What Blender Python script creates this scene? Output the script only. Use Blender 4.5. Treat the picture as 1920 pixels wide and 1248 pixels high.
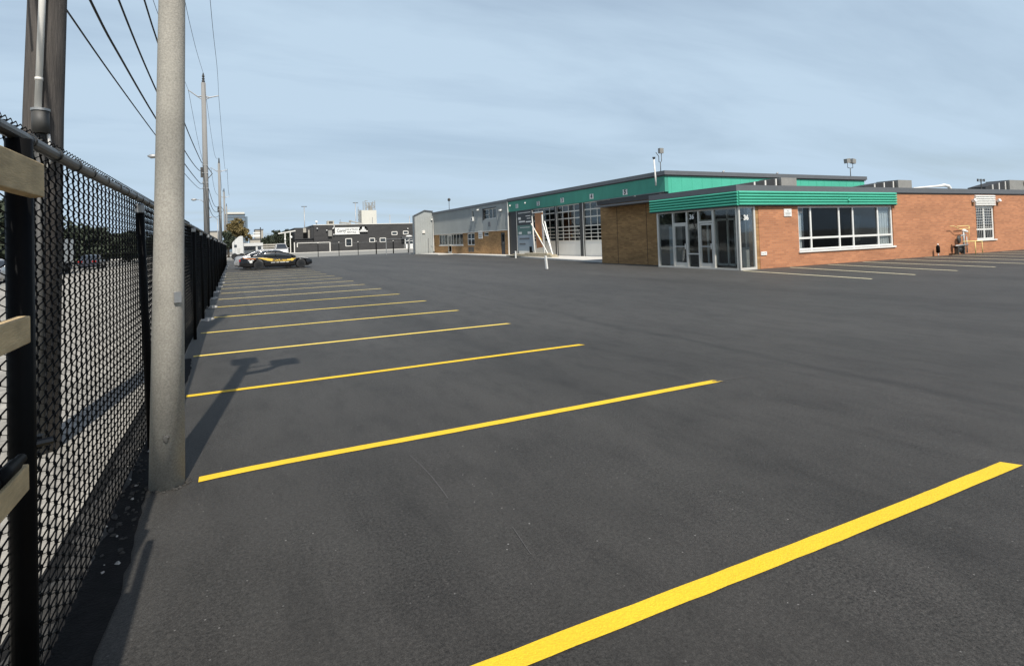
import bpy, math, random
import numpy as np
from mathutils import Vector, Matrix
random.seed(7)
D = bpy.data
for o in list(D.objects): D.objects.remove(o)
S = bpy.context.scene
COL = S.collection
R = math.radians

# ------------------------------------------------------------------ camera
cam = D.cameras.new("camera"); cam_o = D.objects.new("camera", cam); COL.objects.link(cam_o)
YAW, PITCH, ROLL = 0.45532, 0.023598, -0.032351
f0 = Vector((math.sin(YAW), math.cos(YAW), 0)); r0 = Vector((math.cos(YAW), -math.sin(YAW), 0)); u0 = Vector((0, 0, 1))
fw = f0 * math.cos(PITCH) + u0 * math.sin(PITCH); up = u0 * math.cos(PITCH) - f0 * math.sin(PITCH)
rt = r0 * math.cos(ROLL) + up * math.sin(ROLL); up2 = up * math.cos(ROLL) - r0 * math.sin(ROLL)
cam_o.matrix_world = Matrix(((rt.x, up2.x, -fw.x, 0), (rt.y, up2.y, -fw.y, 0), (rt.z, up2.z, -fw.z, 1.67), (0, 0, 0, 1)))
cam.sensor_width = 36; cam.lens = 1067.27 / 1920 * 36
cam.shift_y = -(624 - 423.1) / 1920
cam.clip_start = 0.05; cam.clip_end = 3000
S.camera = cam_o
S.render.resolution_x, S.render.resolution_y = 1024, 665

# ------------------------------------------------------------------ sky, sun, exposure
SUN_EL, SUN_AZ = R(54), math.atan2(-0.103, -1.0)      # direction towards the sun (x, y)
w = D.worlds.new("World"); S.world = w; w.use_nodes = True
nt = w.node_tree; nt.nodes.clear()
def N(t, typ, **kw):
    n = t.nodes.new(typ)
    for k, v in kw.items():
        if k in n.inputs: n.inputs[k].default_value = v
        else: setattr(n, k, v)
    return n
wo = N(nt, 'ShaderNodeOutputWorld'); bg = N(nt, 'ShaderNodeBackground'); bg.inputs[1].default_value = 0.10
sky = N(nt, 'ShaderNodeTexSky'); sky.sky_type = 'NISHITA'; sky.sun_disc = False
sky.sun_elevation = SUN_EL; sky.sun_rotation = math.pi - 0.103; sky.altitude = 100; sky.air_density = 1.0; sky.dust_density = 1.6; sky.ozone_density = 1.0
tc = N(nt, 'ShaderNodeTexCoord'); sep = N(nt, 'ShaderNodeSeparateXYZ')
zc = N(nt, 'ShaderNodeMath', operation='ADD'); zc.inputs[1].default_value = 0.12
dx = N(nt, 'ShaderNodeMath', operation='DIVIDE'); dy = N(nt, 'ShaderNodeMath', operation='DIVIDE')
cmb = N(nt, 'ShaderNodeCombineXYZ'); mp = N(nt, 'ShaderNodeMapping')
mp.inputs['Rotation'].default_value = (0, 0, R(-24)); mp.inputs['Scale'].default_value = (0.42, 1.15, 1)
no = N(nt, 'ShaderNodeTexNoise'); no.inputs['Scale'].default_value = 1.1; no.inputs['Detail'].default_value = 9; no.inputs['Roughness'].default_value = 0.56; no.inputs['Distortion'].default_value = 0.35
rp = N(nt, 'ShaderNodeMapRange'); rp.inputs[1].default_value = 0.34; rp.inputs[2].default_value = 0.60; rp.inputs[3].default_value = 0.66; rp.inputs[4].default_value = 1.04
mx = N(nt, 'ShaderNodeMix', data_type='RGBA'); mx.inputs[7].default_value = (5.35, 6.85, 8.35, 1)
L = nt.links.new
L(tc.outputs['Generated'], sep.inputs[0]); L(sep.outputs[2], zc.inputs[0])
L(sep.outputs[0], dx.inputs[0]); L(zc.outputs[0], dx.inputs[1]); L(sep.outputs[1], dy.inputs[0]); L(zc.outputs[0], dy.inputs[1])
L(dx.outputs[0], cmb.inputs[0]); L(dy.outputs[0], cmb.inputs[1]); L(cmb.outputs[0], mp.inputs[0]); L(mp.outputs[0], no.inputs[0])
L(no.outputs[0], rp.inputs[0])
hi = N(nt, 'ShaderNodeMapRange'); hi.inputs[1].default_value = 0.40; hi.inputs[2].default_value = 0.60; hi.inputs[3].default_value = 1.0; hi.inputs[4].default_value = 0.0   # thin cloud lies low, the zenith is clear
mh = N(nt, 'ShaderNodeMath', operation='MULTIPLY'); L(sep.outputs[2], hi.inputs[0]); L(rp.outputs[0], mh.inputs[0]); L(hi.outputs[0], mh.inputs[1]); L(mh.outputs[0], mx.inputs[0]); L(sky.outputs[0], mx.inputs[6]); L(mx.outputs[2], bg.inputs[0]); L(bg.outputs[0], wo.inputs[0])
sl = D.lights.new("sun", 'SUN'); sl.energy = 5.0; sl.angle = R(0.53); sl.color = (1.0, 0.955, 0.89)
so = D.objects.new("sun", sl); COL.objects.link(so)
sd = Vector((math.cos(SUN_EL) * math.sin(SUN_AZ), math.cos(SUN_EL) * math.cos(SUN_AZ), math.sin(SUN_EL)))
so.rotation_euler = sd.to_track_quat('Z', 'Y').to_euler()
S.view_settings.view_transform = 'Standard'; S.view_settings.look = 'None'; S.view_settings.exposure = 0.0; S.view_settings.gamma = 1
S.render.engine = 'CYCLES'
try:
    S.cycles.max_bounces = 6; S.cycles.transparent_max_bounces = 24
except Exception: pass

# ------------------------------------------------------------------ materials
def mat(name, col, rough=0.8, metal=0.0, var=0.12, vscale=3.0, bump=0.0, bscale=60.0, spec=None, emit=None, stretch=None, var2=0.0, v2scale=0.4):
    m = D.materials.new(name); m.use_nodes = True; t = m.node_tree; b = t.nodes['Principled BSDF']
    b.inputs['Roughness'].default_value = rough; b.inputs['Metallic'].default_value = metal
    if spec is not None: b.inputs['Specular IOR Level'].default_value = spec
    g = N(t, 'ShaderNodeNewGeometry'); v = g.outputs['Position']
    if stretch:
        mpn = N(t, 'ShaderNodeMapping'); mpn.inputs['Scale'].default_value = stretch; t.links.new(v, mpn.inputs[0]); vv = mpn.outputs[0]
    else: vv = v
    n1 = N(t, 'ShaderNodeTexNoise'); n1.inputs['Scale'].default_value = vscale; n1.inputs['Detail'].default_value = 6; n1.inputs['Roughness'].default_value = 0.62
    t.links.new(vv, n1.inputs[0])
    mr = N(t, 'ShaderNodeMapRange'); mr.inputs[1].default_value = 0.25; mr.inputs[2].default_value = 0.75; mr.inputs[3].default_value = 1 - var; mr.inputs[4].default_value = 1 + var
    t.links.new(n1.outputs[0], mr.inputs[0]); fac = mr.outputs[0]
    if var2:
        n2 = N(t, 'ShaderNodeTexNoise'); n2.inputs['Scale'].default_value = v2scale; n2.inputs['Detail'].default_value = 3; t.links.new(v, n2.inputs[0])
        m2 = N(t, 'ShaderNodeMapRange'); m2.inputs[1].default_value = 0.3; m2.inputs[2].default_value = 0.7; m2.inputs[3].default_value = 1 - var2; m2.inputs[4].default_value = 1 + var2
        t.links.new(n2.outputs[0], m2.inputs[0]); mu = N(t, 'ShaderNodeMath', operation='MULTIPLY'); t.links.new(fac, mu.inputs[0]); t.links.new(m2.outputs[0], mu.inputs[1]); fac = mu.outputs[0]
    sc = N(t, 'ShaderNodeVectorMath', operation='SCALE'); sc.inputs[0].default_value = col[:3]; t.links.new(fac, sc.inputs['Scale'])
    t.links.new(sc.outputs[0], b.inputs['Base Color'])
    if bump:
        n3 = N(t, 'ShaderNodeTexNoise'); n3.inputs['Scale'].default_value = bscale; n3.inputs['Detail'].default_value = 4; t.links.new(vv, n3.inputs[0])
        bp = N(t, 'ShaderNodeBump'); bp.inputs['Strength'].default_value = bump; bp.inputs['Distance'].default_value = 0.01
        t.links.new(n3.outputs[0], bp.inputs['Height']); t.links.new(bp.outputs[0], b.inputs['Normal'])
    if emit:
        b.inputs['Emission Color'].default_value = (*emit[:3], 1); b.inputs['Emission Strength'].default_value = emit[3]
    return m

def brick(name, c1, c2, mortar, patch=0.12, msize=0.006):
    m = D.materials.new(name); m.use_nodes = True; t = m.node_tree; b = t.nodes['Principled BSDF']; b.inputs['Roughness'].default_value = 0.88
    g = N(t, 'ShaderNodeNewGeometry'); s = N(t, 'ShaderNodeSeparateXYZ'); a = N(t, 'ShaderNodeMath', operation='ADD'); c = N(t, 'ShaderNodeCombineXYZ')
    l = t.links.new
    l(g.outputs['Position'], s.inputs[0]); l(s.outputs[0], a.inputs[0]); l(s.outputs[1], a.inputs[1]); l(a.outputs[0], c.inputs[0]); l(s.outputs[2], c.inputs[1])
    k = N(t, 'ShaderNodeTexBrick'); k.inputs['Scale'].default_value = 1; k.inputs['Brick Width'].default_value = 0.30; k.inputs['Row Height'].default_value = 0.09
    k.inputs['Mortar Size'].default_value = msize; k.inputs['Mortar Smooth'].default_value = 0.3; k.inputs['Bias'].default_value = 0.0
    k.inputs['Color1'].default_value = (*c1, 1); k.inputs['Color2'].default_value = (*c2, 1); k.inputs['Mortar'].default_value = (*mortar, 1)
    l(c.outputs[0], k.inputs[0])
    n = N(t, 'ShaderNodeTexNoise'); n.inputs['Scale'].default_value = 0.7; n.inputs['Detail'].default_value = 5; 
    mpn = N(t, 'ShaderNodeMapping'); mpn.inputs['Scale'].default_value = (0.6, 2.6, 1); l(c.outputs[0], mpn.inputs[0]); l(mpn.outputs[0], n.inputs[0])
    r = N(t, 'ShaderNodeMapRange'); r.inputs[1].default_value = 0.3; r.inputs[2].default_value = 0.7; r.inputs[3].default_value = 1 - patch; r.inputs[4].default_value = 1 + patch
    l(n.outputs[0], r.inputs[0]); v = N(t, 'ShaderNodeVectorMath', operation='SCALE'); l(k.outputs[0], v.inputs[0]); l(r.outputs[0], v.inputs['Scale']); l(v.outputs[0], b.inputs['Base Color'])
    bp = N(t, 'ShaderNodeBump'); bp.inputs['Strength'].default_value = 0.5; bp.inputs['Distance'].default_value = 0.008; bp.invert = True
    l(k.outputs[1], bp.inputs['Height']); l(bp.outputs[0], b.inputs['Normal'])
    return m

def glass_mat(name, tint=0.55, refl=0.16):
    m = D.materials.new(name); m.use_nodes = True; t = m.node_tree; t.nodes.clear()
    o = N(t, 'ShaderNodeOutputMaterial'); mi = N(t, 'ShaderNodeMixShader'); tr = N(t, 'ShaderNodeBsdfTransparent'); gl = N(t, 'ShaderNodeBsdfGlossy'); lw = N(t, 'ShaderNodeLayerWeight')
    tr.inputs[0].default_value = (tint, tint * 1.02, tint * 1.01, 1); gl.inputs['Roughness'].default_value = 0.03; gl.inputs[0].default_value = (0.9, 0.95, 1, 1)
    g = N(t, 'ShaderNodeNewGeometry'); n = N(t, 'ShaderNodeTexNoise'); n.inputs['Scale'].default_value = 0.9; bp = N(t, 'ShaderNodeBump'); bp.inputs['Strength'].default_value = 0.08; bp.inputs['Distance'].default_value = 0.02
    t.links.new(g.outputs['Position'], n.inputs[0]); t.links.new(n.outputs[0], bp.inputs['Height']); t.links.new(bp.outputs[0], gl.inputs['Normal'])
    lw.inputs[0].default_value = 0.25; mr = N(t, 'ShaderNodeMapRange'); mr.inputs[3].default_value = refl * 0.25; mr.inputs[4].default_value = 0.34
    t.links.new(lw.outputs['Fresnel'], mr.inputs[0]); t.links.new(mr.outputs[0], mi.inputs[0]); t.links.new(tr.outputs[0], mi.inputs[1]); t.links.new(gl.outputs[0], mi.inputs[2]); t.links.new(mi.outputs[0], o.inputs[0])
    return m

def asphalt_mat():
    m = D.materials.new("asphalt"); m.use_nodes = True; t = m.node_tree; b = t.nodes['Principled BSDF']; l = t.links.new
    g = N(t, 'ShaderNodeNewGeometry'); P = g.outputs['Position']
    def noise(scale, detail=4, st=None, rough=0.6, rot=0):
        n = N(t, 'ShaderNodeTexNoise'); n.inputs['Scale'].default_value = scale; n.inputs['Detail'].default_value = detail; n.inputs['Roughness'].default_value = rough
        if st:
            q = N(t, 'ShaderNodeMapping'); q.inputs['Rotation'].default_value = (0, 0, rot); q.inputs['Scale'].default_value = st; l(P, q.inputs[0]); l(q.outputs[0], n.inputs[0])
        else: l(P, n.inputs[0])
        return n.outputs[0]
    def rng(x, a, b_, c, d):
        r = N(t, 'ShaderNodeMapRange'); r.inputs[1].default_value = a; r.inputs[2].default_value = b_; r.inputs[3].default_value = c; r.inputs[4].default_value = d; l(x, r.inputs[0]); return r.outputs[0]
    def mul(x, y):
        q = N(t, 'ShaderNodeMath', operation='MULTIPLY'); l(x, q.inputs[0])
        if isinstance(y, float): q.inputs[1].default_value = y
        else: l(y, q.inputs[1])
        return q.outputs[0]
    big = rng(noise(0.22, 4), 0.3, 0.7, 0.84, 1.16)
    lane = rng(noise(1.0, 5, (0.55, 0.06, 1), rot=R(3)), 0.36, 0.62, 0.85, 1.08)
    mid = rng(noise(1.7, 6), 0.3, 0.7, 0.90, 1.10)
    scuff = rng(noise(4.0, 6, (1, 0.35, 1), 0.7, R(-20)), 0.30, 0.52, 0.74, 1.0)
    fine = rng(noise(150, 3, None, 0.75), 0.25, 0.75, 0.35, 1.65)
    grain = rng(noise(38, 3, None, 0.7), 0.3, 0.7, 0.74, 1.26)
    rmask = rng(noise(0.9, 5, (1.0, 0.45, 1), 0.6, R(25)), 0.46, 0.60, 0.0, 1.0)
    # raked, rougher band left by the paver, running away from the camera, plus broken scuffs nearby
    sx_ = N(t, 'ShaderNodeSeparateXYZ'); l(P, sx_.inputs[0])
    def band(x0, wd, ns, lo_, hi_):
        c0 = N(t, 'ShaderNodeMath', operation='ADD'); l(sx_.outputs[0], c0.inputs[0]); l(rng(noise(0.35, 3), 0.2, 0.8, -0.5 - x0, 0.5 - x0), c0.inputs[1])
        ab = N(t, 'ShaderNodeMath', operation='ABSOLUTE'); l(c0.outputs[0], ab.inputs[0])
        return mul(rng(ab.outputs[0], 0.0, wd, 1.0, 0.0), rng(noise(ns, 5, (1, 0.5, 1), 0.65), lo_, hi_, 0.0, 1.0))
    bands = N(t, 'ShaderNodeMath', operation='MAXIMUM'); l(band(3.35, 0.62, 1.6, 0.40, 0.56), bands.inputs[0]); l(band(4.9, 0.5, 2.3, 0.44, 0.60), bands.inputs[1])
    mxr = N(t, 'ShaderNodeMath', operation='MAXIMUM'); l(rmask, mxr.inputs[0]); l(bands.outputs[0], mxr.inputs[1]); rmask = mxr.outputs[0]
    big = mul(big, rng(bands.outputs[0], 0.0, 1.0, 1.0, 0.78))
    sp = noise(58, 2, None, 0.9); sp2 = rng(sp, 0.28, 0.72, -0.95, 1.25)
    spk = N(t, 'ShaderNodeMath', operation='MULTIPLY_ADD'); l(sp2, spk.inputs[0]); l(rng(rmask, 0, 1, 0.40, 1.0), spk.inputs[1]); spk.inputs[2].default_value = 1.0
    pit = mul(rng(noise(21, 4, None, 0.8), 0.32, 0.42, 0.62, 1.0), rng(rmask, 0, 1, 1.04, 0.86))
    fac = mul(mul(mul(mul(mul(mul(mul(big, lane), mid), scuff), fine), grain), spk.outputs[0]), pit)
    # grazing brightness painted in: asphalt colour grows paler further down the lot
    sy = N(t, 'ShaderNodeSeparateXYZ'); l(P, sy.inputs[0])
    dn = N(t, 'ShaderNodeMath', operation='ADD'); l(sy.outputs[1], dn.inputs[0]); l(rng(noise(0.12, 3), 0.2, 0.8, -5.0, 5.0), dn.inputs[1])
    fac = mul(fac, rng(dn.outputs[0], 5.0, 26.0, 1.0, 1.42))
    # bright stone chips
    vo = N(t, 'ShaderNodeTexVoronoi'); vo.inputs['Scale'].default_value = 34; l(P, vo.inputs[0])
    cl = N(t, 'ShaderNodeSeparateColor'); l(vo.outputs['Color'], cl.inputs[0])
    a1 = N(t, 'ShaderNodeMath', operation='GREATER_THAN'); a1.inputs[1].default_value = 0.962; l(cl.outputs[0], a1.inputs[0])
    a2 = N(t, 'ShaderNodeMath', operation='LESS_THAN'); a2.inputs[1].default_value = 0.16; l(vo.outputs['Distance'], a2.inputs[0])
    chip = mul(a1.outputs[0], a2.outputs[0])
    chip = mul(chip, rng(noise(0.8, 3), 0.45, 0.6, 0.25, 1.0))
    # paving joints: slightly wavering dark seams running away from the camera
    s = N(t, 'ShaderNodeSeparateXYZ'); l(P, s.inputs[0])
    def seam(x0, slope, width, depth):
        a = N(t, 'ShaderNodeMath', operation='MULTIPLY'); a.inputs[1].default_value = slope; l(s.outputs[1], a.inputs[0])
        wob = rng(noise(0.5, 3), 0.2, 0.8, -0.22, 0.22)
        c = N(t, 'ShaderNodeMath', operation='SUBTRACT'); l(s.outputs[0], c.inputs[0]); l(a.outputs[0], c.inputs[1])
        c1 = N(t, 'ShaderNodeMath', operation='ADD'); l(c.outputs[0], c1.inputs[0]); l(wob, c1.inputs[1])
        c2 = N(t, 'ShaderNodeMath', operation='SUBTRACT'); c2.inputs[1].default_value = x0; l(c1.outputs[0], c2.inputs[0])
        ab = N(t, 'ShaderNodeMath', operation='ABSOLUTE'); l(c2.outputs[0], ab.inputs[0])
        return rng(ab.outputs[0], 0.0, width, 1 - depth, 1.0)
    for x0, sp, wd, dp in ((6.25, 0.014, 0.18, 0.34), (3.2, 0.03, 0.30, 0.16), (9.6, 0.01, 0.2, 0.16), (13.4, 0.02, 0.2, 0.14), (0.9, 0.01, 0.25, 0.10)):
        fac = mul(fac, seam(x0, sp, wd, dp))
    sc = N(t, 'ShaderNodeVectorMath', operation='SCALE'); sc.inputs[0].default_value = (0.0345, 0.0324, 0.0293); l(fac, sc.inputs['Scale'])
    mxx = N(t, 'ShaderNodeMix', data_type='RGBA'); mxx.inputs[7].default_value = (0.26, 0.25, 0.235, 1); l(chip, mxx.inputs[0]); l(sc.outputs[0], mxx.inputs[6]); l(mxx.outputs[2], b.inputs['Base Color'])
    b.inputs['Roughness'].default_value = 0.66; b.inputs['Specular IOR Level'].default_value = 0.36; l(mul(mul(lane, scuff), 0.10), b.inputs['Sheen Weight']); b.inputs['Sheen Roughness'].default_value = 0.45; b.inputs['Sheen Tint'].default_value = (1.0, 0.93, 0.80, 1); b.inputs['Specular Tint'].default_value = (1.0, 0.95, 0.88, 1)
    n3 = noise(70, 4, None, 0.8)
    bp = N(t, 'ShaderNodeBump'); bp.inputs['Strength'].default_value = 0.7; bp.inputs['Distance'].default_value = 0.006; l(n3, bp.inputs['Height']); l(bp.outputs[0], b.inputs['Normal'])
    return m

M = {}
M['asphalt'] = asphalt_mat()
M['ground'] = mat('dusty ground', (0.20, 0.19, 0.165), 0.95, var=0.25, vscale=0.6, bump=0.4, bscale=20)
M['gravel'] = mat('pale gravel', (0.30, 0.283, 0.245), 0.95, var=0.42, vscale=9, bump=0.7, bscale=40, var2=0.22, v2scale=0.8)
M['road'] = mat('old road', (0.23, 0.225, 0.20), 0.9, var=0.10, vscale=1.5, bump=0.2, bscale=60)
M['concrete'] = mat('concrete', (0.60, 0.575, 0.52), 0.85, var=0.10, vscale=2.2, bump=0.15, bscale=80, var2=0.08)
M['footing'] = mat('rough footing concrete', (0.40, 0.385, 0.345), 0.95, var=0.3, vscale=12, bump=0.8, bscale=60)
M['polecon'] = mat('spun concrete pole', (0.345, 0.322, 0.272), 0.82, var=0.32, vscale=85, bump=0.25, bscale=130, var2=0.20, v2scale=1.6)
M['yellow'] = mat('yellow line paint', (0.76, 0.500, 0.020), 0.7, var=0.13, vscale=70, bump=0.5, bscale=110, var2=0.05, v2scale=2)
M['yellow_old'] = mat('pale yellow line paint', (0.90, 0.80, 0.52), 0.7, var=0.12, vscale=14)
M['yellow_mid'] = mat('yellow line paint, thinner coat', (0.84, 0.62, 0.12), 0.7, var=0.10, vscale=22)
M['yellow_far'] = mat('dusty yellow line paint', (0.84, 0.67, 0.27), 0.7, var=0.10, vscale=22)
M['chalk'] = mat('chalk', (0.105, 0.10, 0.095), 0.9, var=0.3, vscale=60)
M['brick'] = brick('orange brick', (0.525, 0.225, 0.106), (0.410, 0.170, 0.082), (0.40, 0.25, 0.155), 0.13)
M['brown'] = brick('brown brick', (0.44, 0.250, 0.100), (0.30, 0.165, 0.064), (0.30, 0.20, 0.10), 0.22)
M['darkbrick'] = brick('dark grey brick', (0.055, 0.053, 0.052), (0.042, 0.041, 0.040), (0.06, 0.058, 0.055), 0.15)
M['green'] = mat('green cladding', (0.078, 0.450, 0.305), 0.5, var=0.05, vscale=2.5, var2=0.05)
M['green_dull'] = mat('green board', (0.060, 0.325, 0.225), 0.6, var=0.08, vscale=2.0, var2=0.10, stretch=(1, 1, 0.35))
M['coping'] = mat('grey metal coping', (0.155, 0.160, 0.165), 0.5, 0.3, var=0.08, vscale=2)
M['dark_trim'] = mat('dark trim', (0.035, 0.035, 0.035), 0.6, var=0.1)
M['grey_clad'] = mat('grey ribbed cladding', (0.36, 0.375, 0.355), 0.55, var=0.05, vscale=1.5, var2=0.05)
M['alu'] = mat('anodised frame', (0.66, 0.63, 0.56), 0.42, 0.15, var=0.05)
M['white'] = mat('white paint', (0.78, 0.77, 0.72), 0.5, var=0.05, vscale=4)
M['panel'] = mat('garage door panel', (0.74, 0.72, 0.66), 0.5, var=0.06, vscale=1.2)
M['glass'] = glass_mat('window glass', 0.50, 0.16)
M['glass_dark'] = glass_mat('dark window glass', 0.25, 0.06)
M['glass_clear'] = glass_mat('clear shop glass', 0.86, 0.14)
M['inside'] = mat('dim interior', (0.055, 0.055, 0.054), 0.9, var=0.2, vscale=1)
M['inside2'] = mat('interior fittings', (0.42, 0.42, 0.40), 0.8, var=0.2, vscale=1)
M['blind'] = mat('window blinds', (0.80, 0.81, 0.80), 0.8, var=0.12, vscale=9, stretch=(3, 3, 0.4))
M['black'] = mat('black vinyl coating', (0.006, 0.006, 0.006), 0.5, var=0.2, vscale=10, spec=0.06)
M['wire'] = mat('black coated wire', (0.006, 0.006, 0.006), 0.5, var=0.2, vscale=30, spec=0.10)
M['rail'] = mat('worn black rail', (0.045, 0.045, 0.043), 0.38, 0.45, var=0.25, vscale=8)
M['rubber'] = mat('rubber', (0.016, 0.016, 0.016), 0.7, var=0.2)
M['steel'] = mat('galvanised steel', (0.36, 0.36, 0.35), 0.5, 0.5, var=0.15, vscale=6)
M['wood'] = mat('weathered pole wood', (0.085, 0.074, 0.064), 0.9, var=0.42, vscale=7, bump=0.8, bscale=22, stretch=(9, 9, 0.35), var2=0.2, v2scale=1.2)
M['wood_grey'] = mat('grey pole', (0.24, 0.235, 0.22), 0.85, var=0.12, vscale=4, stretch=(5, 5, 0.3))
M['lumber'] = mat('pine board', (0.52, 0.38, 0.20), 0.8, var=0.22, vscale=7, bump=0.3, bscale=30, stretch=(6, 1, 6), var2=0.15, v2scale=9)
M['ply'] = mat('orange plywood', (0.52, 0.235, 0.105), 0.8, var=0.12, vscale=3)
M['plank'] = mat('grey planks', (0.42, 0.37, 0.27), 0.9, var=0.3, vscale=5)
M['pvc'] = mat('pale conduit', (0.76, 0.73, 0.66), 0.45, var=0.04)
M['boxgrey'] = mat('dark grey junction box', (0.06, 0.058, 0.052), 0.6, var=0.15)
M['roofgrey'] = mat('rooftop unit metal', (0.30, 0.29, 0.26), 0.6, 0.2, var=0.12, vscale=3)
M['signdark'] = mat('sign dark', (0.022, 0.024, 0.026), 0.45, var=0.15)
M['signblue'] = mat('sign pale blue', (0.34, 0.40, 0.44), 0.5, var=0.05)
M['signgreen'] = mat('sign grey green', (0.10, 0.20, 0.17), 0.5, var=0.15, vscale=5)
M['ink'] = mat('ink', (0.03, 0.03, 0.035), 0.6, var=0.1)
M['carblack'] = mat('black car paint', (0.010, 0.010, 0.011), 0.16, 0.0, var=0.1, spec=0.6)
M['carsilver'] = mat('silver car paint', (0.50, 0.50, 0.49), 0.28, 0.6, var=0.04)
M['carwhite'] = mat('white vehicle paint', (0.62, 0.62, 0.59), 0.3, var=0.08)
M['cardark'] = mat('dark car paint', (0.05, 0.055, 0.07), 0.2, var=0.05)
M['carglass'] = mat('car window', (0.035, 0.042, 0.048), 0.06, 0.0, var=0.3, vscale=3, spec=0.9)
M['rim'] = mat('wheel rim', (0.045, 0.045, 0.045), 0.4, 0.7, var=0.1)
M['caryellow'] = mat('yellow decal', (0.88, 0.58, 0.10), 0.45, var=0.05)
M['carorange'] = mat('orange decal', (0.75, 0.22, 0.04), 0.45, var=0.05)
M['lamp_red'] = mat('tail lamp', (0.35, 0.02, 0.015), 0.3)
M['lamp_clear'] = mat('lamp lens', (0.72, 0.72, 0.68), 0.2)
M['leaf_dark'] = mat('dark leaves', (0.040, 0.052, 0.030), 0.8, var=0.5, vscale=1.4)
M['leaf_green'] = mat('green leaves', (0.065, 0.085, 0.035), 0.8, var=0.45, vscale=1.4)
M['leaf_gold'] = mat('golden leaves', (0.18, 0.135, 0.050), 0.8, var=0.5, vscale=1.0)
M['bark'] = mat('bark', (0.10, 0.08, 0.06), 0.9, var=0.3)
M['tower'] = mat('pale tower wall', (0.66, 0.64, 0.56), 0.8, var=0.06, vscale=0.4)
M['bluebldg'] = mat('blue grey curtain wall', (0.15, 0.20, 0.24), 0.35, 0.0, var=0.1, vscale=0.4)
M['beige'] = mat('beige wall', (0.42, 0.39, 0.33), 0.85, var=0.1, vscale=0.5)
M['tar'] = mat('fresh tar edge', (0.013, 0.0125, 0.012), 0.9, var=0.4, vscale=12, bump=1.0, bscale=70, spec=0.15)  # near-black colour standing in for the shade beside the fence
M['dirt'] = mat('dark dirt', (0.045, 0.042, 0.037), 0.95, var=0.5, vscale=14, bump=1.0, bscale=60)

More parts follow.
